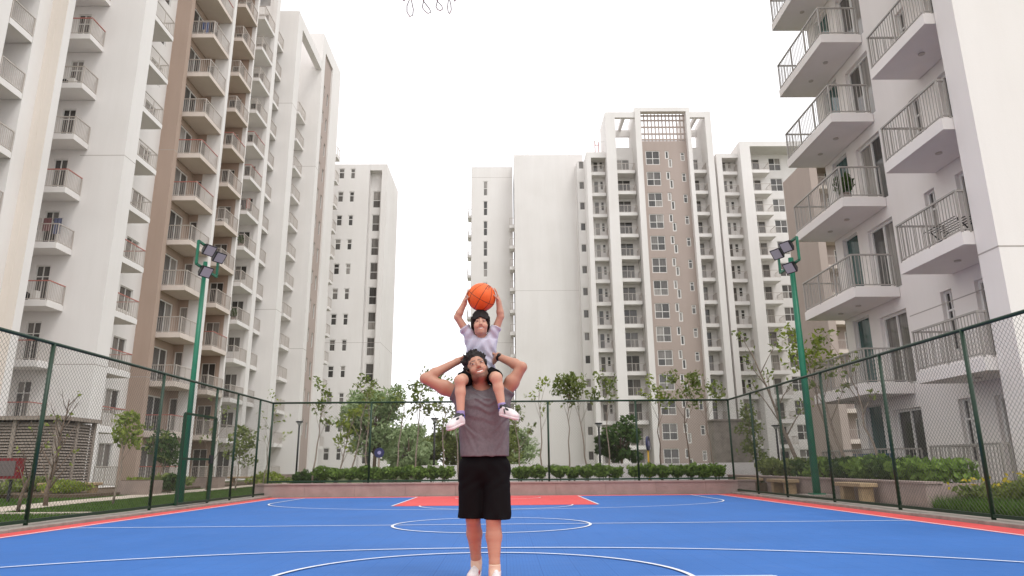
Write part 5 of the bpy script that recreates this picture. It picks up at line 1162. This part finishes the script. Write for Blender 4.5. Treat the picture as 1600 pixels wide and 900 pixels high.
# shrubs and hedges: every shrub its own thing
def shrub(label, x, y, z0, rx, ry, rz, seed, leafm='leaf', n=650, ls=.075, name='hedge_shrub', group='clipped shrubs of the far hedge', boxy=True, stemmed=True, lift=.12):
    rng = np.random.RandomState(seed); t = thing(name, label, 'shrub', (x, y, z0), group); m = MB()
    for i in range(4): a = rng.uniform(0, 6.28); m.tube([(x+.05*math.cos(a), y+.05*math.sin(a), z0), (x+rx*.5*math.cos(a), y+ry*.5*math.sin(a), z0+rz*.9)], [.014, .006], 5)
    part(t, 'stem', m, M['bark'])
    p = rng.uniform(-1, 1, (n*2, 3)); q = (np.abs(p)**(4 if boxy else 2)).sum(1); p = p[q < 1][:n]
    p[:, :2] *= (1+.18*np.sin(p[:, 2:3]*3+seed)); sh = .62+.38*np.clip((p[:, 2]+1)/.9, 0, 1) if stemmed else 1; lump = 1+.16*np.sin(p[:, 0]*5+seed)*np.cos(p[:, 1]*4+seed*2)
    C = np.stack([x+p[:, 0]*rx*sh*lump, y+p[:, 1]*ry*sh, z0+rz*lift+(p[:, 2]+1)*.5*rz*(1.06-lift)*(.94+.10*np.sin(p[:, 0]*3.1+seed*1.7))], 1)
    leaves('foliage', C, ls, rng, M[leafm], t, up_bias=.5); return t
ORD = ['first', 'second', 'third', 'fourth', 'fifth', 'sixth', 'seventh', 'eighth', 'ninth', 'tenth', 'eleventh']
k = 0
for x0, x1, nm in ((-6.35, -1.75, 'in the hedge left of the man'), (.22, 1.35, 'in the short hedge just right of the man'), (1.55, 3.9, 'in the hedge before the blank tower'), (4.15, 7.35, 'in the hedge before the taupe wall')):
    n = max(2, round((x1-x0)/.46))
    for i in range(n):
        x = x0+(x1-x0)*(i+.5)/n; k += 1
        shrub('clipped green shrub, %s from the left %s' % (ORD[i], nm), x, 24.05, .29, (x1-x0)/n*.60, .30, .57+.03*math.sin(k*2.1), 100+k, n=430, ls=.07, lift=.36)
for i, (lab, x, y, z0, rx, rz, lm, n) in enumerate([
    ('round dark shrub at the left end of the far hedge', -8.9, 31.5, 0, .5, .75, 'leafd', 500), ('low dark shrub beside it before the white tower', -8.1, 31.0, 0, .45, .65, 'leafd', 450),
    ('low reddish bed shrub before the left tower fin', -10.2, 36, 0, .9, .45, 'leafo', 450), ('dark ball shrub left of the gate', -12.6, 27.2, 0, .38, .7, 'leafd', 420),
    ('yellow green bed shrub under the brown balconies', -11.9, 36.0, 0, 1.0, .7, 'leafy', 480), ('light green shrub along the base of the left fin', -14.5, 29.5, .05, 1.2, .5, 'leafy', 500),
    ('green shrub before the louvred enclosure', -17.2, 26.3, .05, 1.0, .65, 'leafo', 480), ('dull green shrub by the red cabinet', -16.6, 23.4, .02, .9, .5, 'leafo', 420), ('low shrub at the foot of the bare shrub tree', -14.9, 24.6, .05, .8, .45, 'leafy', 420),
    ('bright green shrub behind the left bench', -13.0, 28.0, .1, .9, .6, 'leafo', 480)]):
    shrub(lab, x, y, z0, rx, rx*.8, rz, 200+i, lm, n, .09, 'garden_shrub', 'loose shrubs on the left', False, False)
for i, (lab, y, x, rz, lm) in enumerate([
    ('dark green shrub in the right planter, nearest the camera', 14.95, 9.2, .5, 'leaf'), ('dark green shrub second in the right planter', 15.9, 9.15, .52, 'leaf'), ('shrub in the right planter behind the nearest bench', 16.9, 9.2, .6, 'leafd'),
    ('shrub in the right planter just right of the floodlight', 17.95, 9.15, .64, 'leaf'), ('shrub in the right planter behind the floodlight pole', 19.1, 9.2, .58, 'leafd'), ('shrub in the right planter left of the floodlight', 20.3, 9.1, .6, 'leaf'),
    ('shrub in the right planter behind the middle bench', 21.6, 9.2, .55, 'leafd'), ('pale shrub in the right planter by the farthest bench', 23.0, 9.2, .6, 'leafo'), ('last shrub at the far end of the right planter', 24.6, 9.2, .6, 'leafo')]):
    shrub(lab, x, y, .42, .5, .58, rz, 300+i, lm, 620, .085, 'planter_shrub', 'shrubs in the right planter', True, False)
for i, (lab, x, y, rz) in enumerate([('yellow flowered shrub before the ground floor railing on the right', 9.6, 12.9, .62), ('leafy shrub at the right edge behind the fence', 9.9, 11.7, .66), ('small shrub right of the pink planter end', 9.2, 13.6, .5)]):
    t = shrub(lab, x, y, 0, .62, .55, rz, 330+i, 'leafo', 620, .085, 'garden_shrub', 'shrubs on the right', False, False)
    rng = np.random.RandomState(340+i)
    if i != 1: stuff(leaves('flowers', np.array((x, y, rz*.95))+rng.normal(size=(40, 3))*np.array((.35, .3, .07)), .05, rng, M['flower'], t))
# ground cover and lawn blades
def blades(name, n, fx, label, cat, h, seed, material='grass', w_=.012):
    rng = np.random.RandomState(seed); P = fx(rng, n); n = len(P); a = rng.uniform(0, 6.28, n); hh = h*rng.uniform(.5, 1.3, n); wv = np.stack([np.cos(a), np.sin(a), 0*a], 1)*w_
    ln = np.stack([rng.normal(size=n)*.35*hh, rng.normal(size=n)*.35*hh, hh], 1); V = np.stack([P-wv, P+wv, P+ln], 1).reshape(-1, 3)
    o = link(name, fast_mesh(name, V, np.arange(n*3).reshape(-1, 3), M[material])); tag(o, label, cat); return stuff(o)
def lawn(rng, n):
    y = 9+rng.uniform(0, 1, n)**1.5*26; x = -7.8-rng.uniform(0, 1, n)*3.3-(y > 15)*0; xe = np.interp(y, [8, 15.9, 20, 26, 34, 46], [-10.2, -10.9, -11.5, -11.9, -12.4, -12.9]); x = -7.8+(xe+7.8)*rng.uniform(0, 1, n)
    return np.stack([x, y, np.full(n, -.03)], 1)
blades('lawn_grass', 70000, lawn, 'short green lawn between the left fence and the path', 'grass', .055, 1)
blades('lawn_grass', 45000, lambda r, n: np.stack([np.interp(yy := 9+r.uniform(0, 1, n)*26, [8, 15.9, 20, 26, 34, 46], [-11.5, -12.2, -12.8, -13.2, -13.7, -14.2])-r.uniform(0, 4.5, n), yy, np.full(n, -.03)], 1), 'green lawn beyond the left garden path', 'grass', .06, 2)
blades('ground_cover', 26000, lambda r, n: np.stack([8.3+r.uniform(0, 1, n)*2.5, 8.5+r.uniform(0, 1, n)*5.6, np.full(n, -.03)], 1), 'long loose grass behind the fence at the right edge', 'grass', .26, 3, 'grass', .012)
blades('bed_cover', 9000, lambda r, n: np.stack([-7.6+r.uniform(0, 1, n)*16, 23.0+r.uniform(0, 1, n)*.7, np.full(n, .3)], 1), 'low grass along the foot of the far hedge', 'grass', .07, 4)

for i, (lab, x, y, z) in enumerate([('potted plant on a white balcony behind the left floodlight', -21.2, 53.4, 18.05), ('potted plant on a lower white balcony of the near left tower', -21.3, 53.5, 12.05), ('potted plant on the right block balcony behind the far railing', 11.35, 21.5, 9.25)]):
    t = thing('potted_plant', lab, 'plant', (x, y, z)); m = MB(); m.tube([(x, y, z), (x, y, z+.32)], [.13, .18], 12); part(t, 'pot', m, M['pstone'], True)
    rng = np.random.RandomState(400+i); leaves('foliage', blob(rng, (x, y, z+.65), (.32, .32, .36), 160), .11, rng, M['leafd'], t)
